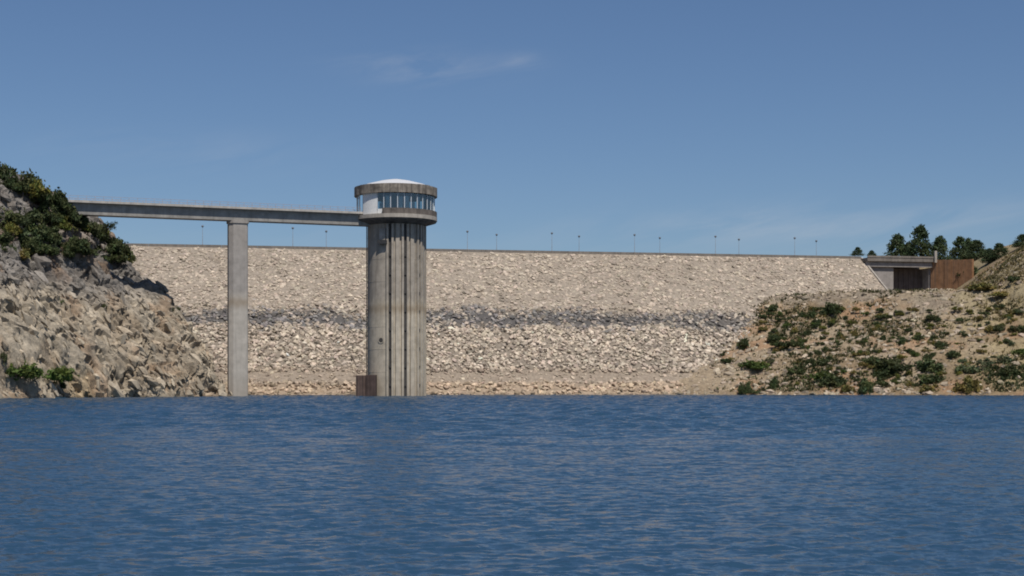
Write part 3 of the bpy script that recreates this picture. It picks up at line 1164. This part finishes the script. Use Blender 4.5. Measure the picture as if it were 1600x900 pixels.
# sill, head and panes
for k in range(27):
    a0 = -27.5 + k * 10
    if a0 > 237:
        continue
    MB().lathe([(WR, 47.75), (WR, 51.95)], 1, a0 + 0.5 + tb, a0 + 9.5 + tb).build('pane', M['glass'], tower)
    radial_box(WR - 0.1, WR + 0.14, a0, 0.09, 47.60, 52.00).build('mullion', M['frame'], tower)
for a0 in (-57, -68, -79):
    MB().lathe([(WR, 47.00), (WR, 51.95)], 1, a0 - 10.5 + tb, a0 - 0.5 + tb).build('pane', M['glass'], tower)
    radial_box(WR - 0.1, WR + 0.14, a0 - 11, 0.14, 46.50, 52.00).build('mullion', M['frame'], tower)
MB().lathe([(WR + 0.02, 46.52), (WR + 0.02, 47.74), (WR - 0.25, 47.74), (WR - 0.25, 46.52)], 44, -27.5 + tb, 237 + tb, closed_prof=True).build('window_sill', M['white'], tower)
MB().lathe([(WR + 0.1, 46.52), (WR + 0.1, 51.98), (WR - 0.25, 51.98), (WR - 0.25, 46.52)], 10, -55.60 + tb, -28.2 + tb, closed_prof=True).build('entrance_wall', M['white'], tower, smooth=True)
# blinds and inner equipment seen through the glass
for k, (hh) in {1: 0.8, 3: 0.75, 4: 0.8, 6: 0.78, 7: 0.74, 9: 0.7, 5: 0.45, 0: 0.4}.items():
    a0 = -27.5 + k * 10
    MB().lathe([(WR - 0.45, 47.80), (WR - 0.45, 47.80 + 4.1 * hh)], 2, a0 + 1.6 + tb, a0 + 8.0 + tb).build('blind', M['blind'], tower)
MB().lathe([(3.6, 46.52), (3.6, 51.90)], 24).build('inner_core', M['inner'], tower, smooth=True)
# roof
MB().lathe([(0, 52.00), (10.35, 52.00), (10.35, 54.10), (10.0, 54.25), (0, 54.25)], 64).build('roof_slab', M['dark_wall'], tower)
for k in range(16):
    a0 = k * 22.5 - 9
    MB().lathe([(10.38, 51.85), (10.78, 51.85), (10.78, 54.05 + 0.06 * (k % 3)), (10.38, 54.05 + 0.06 * (k % 3))], 5, a0 + 0.15, a0 + 22.35, closed_prof=True).build('fascia_panel', M['fascia'], tower)
MB().lathe([(9.3, 54.3), (7.8, 54.95), (4.0, 55.95), (1.2, 56.45), (0, 56.5)], 48).build('roof_cap', M['roof'], tower, smooth=True)

# gauge box at the waterline
gb = thing('gauge_house', tuple(at(572, 619, 392)), 'dark rusty steel box against the tower foot at the waterline', 'box')
gb.location.z = -0.5
MB().box(-2.5, 0.0, -1.2, 3.2, 0, 5.9).build('casing', M['rustbox'], gb, bevel=0.06)
MB().box(0.03, 2.6, -1.5, 3.2, 0, 6.0).build('door_panel', M['rustbox2'], gb, bevel=0.06)
for x in (-2.1, -1.4, -0.7, 0.5, 1.3, 2.1):
    MB().box(x - 0.07, x + 0.07, -1.62 if x > 0 else -1.32, -1.44 if x > 0 else -1.14, 0.1, 5.8).build('stiffener', M['rustbox2'], gb)

# ------------------------------------------------------------------ access bridge
b1 = at(100, 316, 371.0)
b0 = Vector((TX - 7.2, TY - 2.6, 0))
dirv = Vector((b1.x - b0.x, b1.y - b0.y, 0))
Lb = dirv.length
angb = math.atan2(-dirv.y, -dirv.x)
zt = 47.35
bridge = thing('access_footbridge', (b0.x, b0.y, 0), 'grey concrete access bridge running from the left hill to the tower', 'bridge', rz=angb)
# local x runs toward the tower; the hill end is at x = -Lb - 8
xa, xb = -Lb - 2.5, 0.6
MB().sweep([(-3.1, zt - 0.55), (3.1, zt - 0.55), (3.1, zt), (-3.1, zt)], xa, xb - 1.2).build('deck_slab', M['deck_edge'], bridge)
MB().sweep([(-2.0, zt - 0.57), (-1.8, zt - 3.3), (1.8, zt - 3.3), (2.0, zt - 0.57)], xa, xb).build('girder', M['bridge'], bridge)
for side in (-1, 1):
    y = side * 2.95
    MB().box(xa, xb - 3.0, y - 0.04, y + 0.04, zt + 1.02, zt + 1.10).build('handrail', M['rail'], bridge)
    MB().box(xa, xb - 3.0, y - 0.025, y + 0.025, zt + 0.52, zt + 0.57).build('rail_bar', M['rail'], bridge)
    post = MB().box(-0.05, 0.05, -0.05, 0.05, 0, 1.02).build('rail_post', M['rail'], bridge, loc=(xb - 3.1, y, zt))
    x = xb - 5.1
    while x > xa:
        c_ = post.copy()
        COL.objects.link(c_)
        c_.parent = bridge
        c_.location = (x, y, zt)
        x -= 2.0

# pier
pp = at(371, 606, 385.5)
# put it on the bridge line
k_ = (371 - 800) / F
tt = (b0.x - k_ * b0.y) / (k_ * dirv.normalized().y - dirv.normalized().x)
pp = b0 + dirv.normalized() * tt
pier = thing('bridge_pier', (pp.x, pp.y, 0), 'slender concrete pier carrying the footbridge at the rocky shore', 'pier', rz=angb)
w, d, ch = 2.35, 1.9, 1.0
poly = [(-w + ch, -d), (w - 0.35, -d), (w, -d + 0.35), (w, d - 0.35), (w - 0.35, d), (-w + ch, d), (-w, d - ch), (-w, -d + ch)]
MB().prism(poly, -12, zt - 4.0).build('column', M['pier'], pier)
MB().prism([(x * 1.1, y * 1.12) for x, y in poly], zt - 3.98, zt - 3.32).build('cap', M['pier'], pier)

# ------------------------------------------------------------------ vegetation
def leaf_cloud(seed, n_clump, per, rfun, leaf, base_col):
    r = np.random.default_rng(seed)
    P = []
    C = []
    for _ in range(n_clump):
        c, cr0 = rfun(r)
        pts = c + r.normal(0, 1, (per, 3)) * cr0 * np.array([0.55, 0.55, 0.46])
        P.append(pts)
        bcol = np.array(base_col) * r.uniform(0.62, 1.35) * np.array([r.uniform(0.85, 1.25), 1.0, r.uniform(0.8, 1.1)])
        C.append(np.tile(bcol, (per, 1)) * r.uniform(0.8, 1.2, (per, 1)))
    P = np.concatenate(P)
    C = np.concatenate(C)
    n = len(P)
    a = r.normal(0, 1, (n, 3))
    a /= np.linalg.norm(a, axis=1, keepdims=True)
    b_ = np.cross(a, r.normal(0, 1, (n, 3)))
    b_ /= np.linalg.norm(b_, axis=1, keepdims=True) + 1e-9
    l_ = leaf * r.uniform(0.6, 1.4, (n, 1))
    V = np.stack([P - a * l_, P + b_ * l_ * 0.5, P + a * l_, P - b_ * l_ * 0.5], 1).reshape(-1, 3)
    Q = np.arange(n * 4).reshape(n, 4)
    return V, Q, np.repeat(C, 4, axis=0)


def shrub_r(flat):
    lob = np.random.default_rng(int(flat * 1000)).normal(0, 1, (4, 2)) * 0.42

    def f(r):
        L_ = lob[r.integers(0, 4)]
        d = r.normal(0, 1, 3)
        d /= np.linalg.norm(d)
        d[2] = abs(d[2])
        rr = r.uniform(0.45, 0.95)
        rr *= 0.62
        return np.array([d[0] * rr + L_[0], d[1] * rr + L_[1], 0.10 + d[2] * rr * flat * (1.5 - 0.9 * abs(L_[0]))]), r.uniform(0.12, 0.30)
    return f


def cone_r(r):
    h = r.random() ** 1.25
    rad_ = (1 - h) ** 0.72 * 0.36 * r.uniform(0.55, 1.15) + 0.02
    th = r.uniform(0, 6.28)
    return np.array([math.cos(th) * rad_, math.sin(th) * rad_, 0.06 + h * 0.92]), 0.05 + 0.10 * (1 - h)


SHR = []
for i in range(6):
    V, Q, Cc = leaf_cloud(100 + i, 44, 34, shrub_r([0.75, 0.95, 0.65, 0.85, 1.1, 0.7][i]), 0.10, (0.072, 0.094, 0.038))
    me = fast_mesh('shrub_crown', V, Q)
    tint_attr(me, Cc)
    me.materials.append(M['leaf'])
    st = MB()
    r = random.Random(i)
    for k in range(5):
        th = r.uniform(0, 6.28)
        e = Vector((math.cos(th) * 0.5, math.sin(th) * 0.5, r.uniform(0.45, 0.75)))
        q = Vector((-e.y, e.x, 0)).normalized() * 0.035
        h_ = Vector((0, 0, 0.035))
        st.add([q, -q * 0.5 + h_, -q * 0.5 - h_ + e * 0.02, e + q * 0.3, e - q * 0.3 + h_ * 0.3, e - h_ * 0.3], [(0, 1, 4, 3), (1, 2, 5, 4), (2, 0, 3, 5)])
    sm = bpy.data.meshes.new('shrub_stem')
    sm.from_pydata(st.v, [], st.f)
    sm.materials.append(M['bark'])
    SHR.append((me, sm))
CON = []
for i in range(3):
    V, Q, Cc = leaf_cloud(200 + i, 170, 26, cone_r, 0.032, (0.062, 0.088, 0.040))
    me = fast_mesh('conifer_crown', V, Q)
    tint_attr(me, Cc)
    me.materials.append(M['leaf'])
    CON.append(me)
trm = MB().lathe([(0.022, -0.05), (0.016, 0.3), (0.004, 0.9), (0, 0.92)], 7)
tme = bpy.data.meshes.new('conifer_trunk')
tme.from_pydata(trm.v, [], trm.f)
tme.materials.append(M['bark'])

GREEN = {'g': (1.0, 1.0, 1.0), 'd': (0.85, 0.88, 0.85), 'l': (1.25, 1.45, 0.9), 'y': (2.0, 1.6, 0.95), 'b': (2.7, 1.8, 1.5), 'a': (1.5, 1.5, 1.9)}
_si = 0


def shrub(loc, w, h, col, label, group=None, parts=True, sink=0.1):
    """w,h in metres"""
    global _si
    me, sm = SHR[_si % len(SHR)]
    rz = _si * 2.399
    _si += 1
    c = GREEN[col]
    j = random.uniform(0.85, 1.18)
    loc = Vector(loc) - Vector((0, 0, sink * h))
    o = thing('shrub', loc, label, 'shrub', group, rz)
    o.scale = (w / 2, w / 2, h)
    cr = link('crown', me, None, o)
    cr.color = (c[0] * j, c[1] * j, c[2] * j, 1)
    if parts:
        link('stem', sm, None, o)
    return o


# left hill shrubs: px, py (middle of base), width px, height px, colour, label
LS = [
    (4, 280, 34, 36, 'd', 'tall dark shrub at the top left edge of the photo, on the hill crest'),
    (24, 296, 38, 32, 'g', 'green shrub on the hill crest, second from the left edge'),
    (47, 304, 38, 32, 'y', 'olive-brown shrub in the middle of the hill crest thicket'),
    (66, 314, 34, 28, 'd', 'dark shrub where the hill crest starts to fall toward the bridge'),
    (84, 328, 32, 22, 'd', 'low dark shrub just above the bridge\'s hill end'),
    (101, 340, 32, 28, 'g', 'shrub right at the hill end of the footbridge'),
    (118, 349, 30, 22, 'd', 'dark shrub hanging just below the bridge\'s hill end'),
    (133, 362, 28, 24, 'g', 'green shrub under the first metres of the footbridge'),
    (149, 374, 28, 24, 'd', 'dark round shrub on the steep ridge left of the small tree'),
    (163, 392, 32, 24, 'd', 'dark shrub at the foot of the small slanting tree'),
    (186, 398, 32, 24, 'd', 'dark shrub on the spur right below the small tree'),
    (203, 396, 20, 18, 'g', 'rightmost green shrub on the spur, against the dam face'),
    (178, 408, 30, 16, 'd', 'low dark shrub lowest on the spur end'),
    (20, 352, 44, 26, 'd', 'broad dark shrub below the crest boulders near the left edge'),
    (48, 346, 40, 24, 'd', 'broad dark shrub just under the pale crest rocks'),
    (12, 378, 36, 24, 'd', 'dark shrub on the left edge halfway up the scrub patch'),
    (38, 384, 40, 24, 'g', 'green shrub in the middle of the hillside scrub patch'),
    (62, 372, 40, 24, 'd', 'dark shrub in the centre of the hillside scrub patch'),
    (86, 380, 36, 22, 'g', 'green shrub at the right of the hillside scrub patch'),
    (110, 390, 36, 22, 'd', 'dark shrub at the scrub patch\'s right end'),
    (72, 398, 36, 18, 'd', 'low dark shrub along the lower border of the scrub patch'),
    (126, 398, 24, 16, 'g', 'small green shrub below the scrub patch\'s right end'),
    (34, 404, 26, 14, 'b', 'small brownish shrub on the lower border of the scrub patch'),
    (78, 345, 26, 18, 'd', 'dark shrub between the crest rocks and the bridge end'),
    (96, 358, 24, 18, 'y', 'olive shrub on the slope under the bridge\'s hill end'),
    (5, 566, 18, 22, 'd', 'small dark shrub low on the left edge above the water'),
    (24, 588, 46, 28, 'l', 'left one of two bright green shrubs low on the cliff'),
    (64, 592, 52, 28, 'l', 'right, wider one of two bright green shrubs low on the cliff'),
    (94, 606, 12, 10, 'd', 'tiny dark shrub just right of the bright green shrubs by the water'),
    (94, 476, 16, 10, 'l', 'tiny green tuft on the grey cliff ledge far above the green shrubs'),
    (157, 484, 14, 12, 'g', 'tiny green tuft in the cliff middle below the spur'),
    (269, 486, 14, 12, 'd', 'tiny dark shrub on the cliff edge beside the dark stone belt'),
    (236, 462, 20, 14, 'b', 'small brownish shrub on the cliff edge against the upper dam face'),
]
for (px, py, wp, hp, cl, lab) in LS:
    q = on_surface(hill_z, px, py, 230, 420)
    m_px = q.y / F
    shrub(q, wp * m_px * 1.35, hp * m_px * 1.15, cl, lab)

scrub = []
for k in range(44):
    tq = random.random()
    if k % 2:
        scrub.append((random.uniform(0, 125), random.uniform(335, 404), 'in the hillside scrub patch'))
    else:
        scrub.append((8 + tq * 195, 288 + tq * 108 + random.uniform(-4, 8), 'along the hill crest thicket'))
scrub.sort()
cnt = {}
NUM = ['first', 'second', 'third', 'fourth', 'fifth', 'sixth', 'seventh', 'eighth', 'ninth', 'tenth', 'eleventh', 'twelfth', 'thirteenth', 'fourteenth', 'fifteenth', 'sixteenth', 'seventeenth', 'eighteenth', 'nineteenth', 'twentieth', 'twenty-first', 'twenty-second']
for px, py, where in scrub:
    q = on_surface(hill_z, px, py, 230, 420)
    m_px = q.y / F
    wp = random.uniform(18, 32)
    cnt[where] = cnt.get(where, 0) + 1
    shrub(q, wp * m_px, wp * 0.65 * m_px, random.choice('dddgy'), NUM[cnt[where] - 1] + ' low filler bush from the left ' + where, 'scrub on the left hill', parts=False)

# small slanting tree on the spur
q = on_surface(hill_z, 160, 378, 300, 420)
tr_ = thing('small_tree', q, 'small slanting tree with open crown on the spur beneath the footbridge', 'tree')
tm = MB()
pts = [Vector((0, 0, -0.5)), Vector((0.4, 0, 1.4)), Vector((1.3, 0.1, 3.0)), Vector((2.2, 0.1, 4.2))]
rd_ = [0.2, 0.16, 0.11, 0.05]
vs = []
for p_, r_ in zip(pts, rd_):
    for k in range(6):
        vs.append(p_ + Vector((math.cos(k * 1.047) * r_, math.sin(k * 1.047) * r_, 0)))
fs = [(j * 6 + k, j * 6 + (k + 1) % 6, (j + 1) * 6 + (k + 1) % 6, (j + 1) * 6 + k) for j in range(3) for k in range(6)]
tm.add(vs, fs).build('trunk', M['bark'], tr_)
V, Q, Cc = leaf_cloud(300, 26, 26, lambda r: (np.array([1.7 + r.normal(0, 1.1), r.normal(0, 0.9), 3.9 + r.normal(0, 0.55)]), r.uniform(0.35, 0.6)), 0.2, (0.045, 0.058, 0.03))
me = fast_mesh('tree_crown', V, Q)
tint_attr(me, Cc)
cr = link('crown', me, M['leaf'], tr_)

# right bank shrubs
RS = [
    (1211, 484, 16, 14, 'd', 'dark shrub where the bench meets the dam facing, leftmost on the bench edge'),
    (1308, 488, 28, 28, 'd', 'large dark round shrub just under the bench left of the spillway'),
    (1262, 496, 16, 16, 'd', 'small dark shrub left of the large dark shrub under the bench'),
    (1208, 532, 20, 16, 'd', 'dark shrub above the long low shrubs on the bank\'s left side'),
    (1226, 541, 30, 16, 'd', 'wide dark shrub on the bank\'s left side, mid height'),
    (1162, 540, 20, 14, 'g', 'shrub on the boundary of bank and dam facing, mid height'),
    (1172, 575, 40, 18, 'l', 'wide bright green shrub at the bank\'s left end'),
    (1134, 566, 13, 10, 'd', 'leftmost small dark shrub on the pale silt slope'),
    (1203, 566, 24, 14, 'g', 'green shrub right of the wide bright shrub at the bank\'s left end'),
    (1240, 584, 22, 14, 'g', 'low green shrub starting the row above the lower shore'),
    (1267, 592, 34, 20, 'l', 'bright green shrub in the row above the shore, second from its left end'),
    (1296, 602, 34, 22, 'g', 'large green shrub in the row above the shore, third from its left end'),
    (1286, 570, 24, 14, 'g', 'green shrub above the shore row, level with the rocks'),
    (1356, 568, 28, 18, 'g', 'green shrub in the middle of the bank'),
    (1412, 578, 46, 30, 'd', 'biggest dark green shrub clump in the middle of the right bank'),
    (1386, 588, 34, 20, 'd', 'dark shrub touching the lower left of the biggest clump'),
    (1392, 602, 28, 18, 'd', 'dark shrub below the biggest clump'),
    (1456, 580, 34, 24, 'g', 'green shrub right of the biggest clump'),
    (1462, 596, 32, 20, 'd', 'dark shrub low down right of the biggest clump'),
    (1475, 540, 20, 14, 'g', 'small green shrub above the clumps toward the right'),
    (1487, 557, 18, 14, 'd', 'small dark shrub between the clumps and the grey-green bushes'),
    (1166, 613, 16, 26, 'd', 'upright dark shrub standing alone at the waterline, leftmost on the shore'),
    (1181, 614, 12, 10, 'g', 'small shrub at the water right beside the upright dark one'),
    (1211, 606, 12, 20, 'd', 'narrow upright dark shrub on the shore, second from the left'),
    (1350, 612, 24, 30, 'd', 'tall dark shrub at the shore below the middle clumps'),
    (1325, 612, 16, 18, 'b', 'brownish shrub at the shore left of the tall dark one'),
    (1553, 570, 34, 22, 'a', 'grey-green shrub near the right edge, low on the bank'),
    (1506, 582, 30, 20, 'a', 'grey shrub between the dark clumps and the right edge'),
    (1566, 586, 26, 20, 'd', 'dark shrub below the grey-green shrub near the right edge'),
    (1509, 612, 30, 30, 'b', 'brown-grey tall shrub at the shore toward the right'),
    (1446, 613, 24, 18, 'b', 'brownish shrub at the shore under the green clumps'),
    (1587, 554, 24, 16, 'l', 'bright green shrub at the right edge, mid bank'),
    (1569, 516, 22, 14, 'g', 'green shrub high on the bank near the right edge'),
    (1597, 518, 18, 16, 'g', 'green shrub cut by the right edge, high on the bank'),
    (1597, 488, 16, 16, 'g', 'small shrub cut by the right edge under the hill'),
    (1409, 537, 22, 14, 'd', 'dark shrub in the rocks above the biggest clump'),
    (1437, 530, 18, 12, 'g', 'small green shrub in the rocks, upper right of the biggest clump'),
    (1381, 497, 20, 10, 'g', 'low green shrub below the spillway gate'),
    (1459, 498, 16, 10, 'd', 'low dark shrub below the rust-stained wall'),
    (1518, 432, 26, 26, 'd', 'dark shrub at the right end of the rust-stained wall'),
    (1589, 438, 14, 14, 'd', 'small dark shrub high on the right hill'),
    (1540, 452, 34, 12, 'b', 'low brown shrub on the hill right of the rust-stained wall'),
    (1565, 462, 30, 10, 'b', 'low brown shrub on the right hill, the farther right of two'),
]
for (px, py, wp, hp, cl, lab) in RS:
    q = on_surface(bank_z, px, py, 400, 570)
    m_px = q.y / F
    shrub(q, wp * m_px * 1.35, hp * m_px * (1.0 if hp > wp else 0.9), cl, lab)
zones = [
    ((1190, 1480), (482, 530), 84, 'upper bank', 'small shrubs on the upper bank'),
    ((1200, 1480), (530, 562), 70, 'mid bank', 'small shrubs on the middle bank'),
    ((1230, 1480), (566, 606), 50, 'shore belt', 'small shrubs in the shore belt'),
    ((1490, 1600), (478, 608), 46, 'tawny right slope', 'small shrubs on the tawny slope'),
    ((1060, 1180), (525, 600), 18, 'bare silt beside the dam', 'tufts on the silt'),
]
CN = {'g': 'green', 'd': 'dark', 'l': 'bright green', 'y': 'olive', 'b': 'brownish', 'a': 'grey-green'}


def column(px):
    for lim, nm in ((1180, ''), (1260, ', at its left end'), (1340, ', below the dam corner'), (1400, ', below the spillway pier'), (1450, ', below the dark gate'), (1482, ', below the rusty wall'), (1540, ', on its left half'), (9999, ', on its right half')):
        if px < lim:
            return nm


ORD = ['leftmost', 'second from left', 'third from left', 'fourth from left', 'fifth from left', 'sixth from left', 'seventh from left', 'eighth from left', 'ninth from left', 'tenth from left', 'eleventh from left', 'twelfth from left']
for (xa_, xb_), (ya_, yb_), n_, where, grp in zones:
    cls = {}
    for _ in range(n_):
        px, py = random.uniform(xa_, xb_), random.uniform(ya_, yb_)
        cl = random.choice('gdgldyb' if 'tawny' not in grp else 'gyyba')
        cls.setdefault((cl, column(px)), []).append((px, py))
    for (cl, cn), lst in cls.items():
        lst.sort()
        for k, (px, py) in enumerate(lst):
            q = on_surface(bank_z, px, py, 400, 560)
            m_px = q.y / F
            wp = random.uniform(8, 17) if 'tuft' not in grp else random.uniform(5, 9)
            lab = ('tiny ' if 'tuft' in grp else 'small ') + CN[cl] + (' tuft on the ' if 'tuft' in grp else ' shrub on the ') + where + cn
            if len(lst) > 1:
                lab += ', ' + ORD[min(k, 11)]
            shrub(q, wp * m_px, wp * random.uniform(0.38, 0.62) * m_px, cl, lab, grp, parts=False)

# dry grass and low herbs over the stony bank: nobody could count the blades
n_g = 16000
cand = np.where((P1[:, 2] > 1.0) & (P1[:, 1] < 556) & (P1[:, 0] > 58) & (P1[:, 0] < 185) & (P1[:, 0] / P1[:, 1] < 0.36))[0]
gm = fbm(P1[cand] * 0.075, 3, 201) + 0.25 * fbm(P1[cand] * 0.3, 2, 202)
belt = np.exp(-((P1[cand, 2] - 6.5) / 3.5) ** 2) * sstep(75, 95, P1[cand, 0])
wg = sstep(-0.12, 0.28, gm) * (1 + 1.2 * belt) + 0.10 + 0.10 * sstep(140, 165, P1[cand, 0])
wg = wg * sstep(56, 84, P1[cand, 0])
gi = rng.choice(cand, n_g, replace=True, p=wg / wg.sum())
gp = P1[gi] + np.stack([rng.uniform(-0.5, 0.5, n_g), rng.uniform(-0.5, 0.5, n_g), np.full(n_g, -0.05)], 1)
nb_ = 5
hh = 0.3 + 0.9 * rng.random(n_g) ** 1.6
Vg, Cg = [], []
tone = np.clip(gm[np.searchsorted(cand, gi)] * 1.6 + 0.45 * belt[np.searchsorted(cand, gi)] + rng.normal(0.42, 0.35, n_g) - 0.6 * sstep(138, 160, P1[gi, 0]) * (P1[gi, 2] > 14), 0, 1)[:, None]
gc = np.array([[0.235, 0.185, 0.085]]) * (1 - tone) + np.array([[0.062, 0.080, 0.030]]) * tone
for k in range(nb_):
    th = rng.uniform(0, 6.28, n_g)
    o1 = np.stack([np.cos(th), np.sin(th), 0 * th], 1)
    o2 = np.stack([-np.sin(th), np.cos(th), 0 * th], 1)
    b0_ = gp + o1 * (0.15 * hh)[:, None]
    wv_ = (0.22 * hh)[:, None]
    tip = gp + o1 * (0.75 * hh)[:, None] + np.stack([0 * hh, 0 * hh, hh * rng.uniform(0.6, 1.1, n_g)], 1)
    Vg.append(np.stack([b0_ - o2 * wv_, b0_ + o2 * wv_, tip], 1))
    Cg.append(np.repeat((gc * rng.uniform(0.75, 1.25, (n_g, 1)))[:, None, :], 3, axis=1))
Vg = np.concatenate(Vg).reshape(-1, 3)
Cg = np.concatenate(Cg).reshape(-1, 3)
me = fast_mesh('dry_grass', Vg, np.arange(len(Vg)).reshape(-1, 3))
tint_attr(me, Cg)
tag(link('dry_grass', me, M['leaf']), 'dry tawny and olive grass covering the stony right bank', 'grass', kind='stuff')

# conifers behind the spillway
CT = [
    (1340, 399, 12, 13, 'd', 'tiny dark conifer alone left of the spillway bridge'),
    (1362, 400, 9, 9, 'd', 'tiny far conifer above the left end of the spillway bridge'),
    (1402, 404, 34, 38, 'd', 'dark broad conifer, left neighbour of the tallest behind the spillway'),
    (1438, 404, 32, 52, 'd', 'tallest pointed conifer behind the spillway bridge'),
    (1420, 404, 20, 26, 'd', 'small conifer squeezed left beside the tallest one'),
    (1468, 404, 28, 35, 'g', 'conifer right of the tallest one, above the rust-stained wall'),
    (1500, 404, 26, 34, 'g', 'pale green conifer, second right of the tallest, above the wall'),
    (1513, 403, 18, 31, 'g', 'thin conifer between two wider ones above the wall'),
    (1526, 402, 26, 27, 'g', 'short wide conifer at the right end of the tree row'),
    (1561, 396, 22, 16, 'd', 'small round dark tree on the right hill crest'),
    (1546, 398, 18, 10, 'g', 'low pale tree between the tree row and the hill crest'),
    (1597, 386, 20, 20, 'd', 'dark tree at the right edge on the hill crest'),
]
for i, (px, py, wp, hp, cl, lab) in enumerate(CT):
    D = 612.0 + (i * 37 % 5) * 5
    if px > 1540:
        D = 560.0 + (1600 - px) * 0.2
    x = (px - 800) / F * D
    gz = float(bank_z(np.array([x]), np.array([D]))[0])
    if px < 1380:
        gz = float(at(px, py, D).z)
    top = CAM_H + (HORIZON - (py - hp)) / F * D
    h = max(2.0, top - gz)
    o = thing('conifer', (x, D, gz), lab, 'tree', 'conifers behind the spillway', i * 1.3)
    wd = wp * D / F / 0.54
    o.scale = (wd, wd, h)
    cr = link('crown', CON[i % 3], None, o)
    c = GREEN[cl]
    cr.color = (c[0], c[1], c[2], 1)
    link('trunk', tme, None, o)
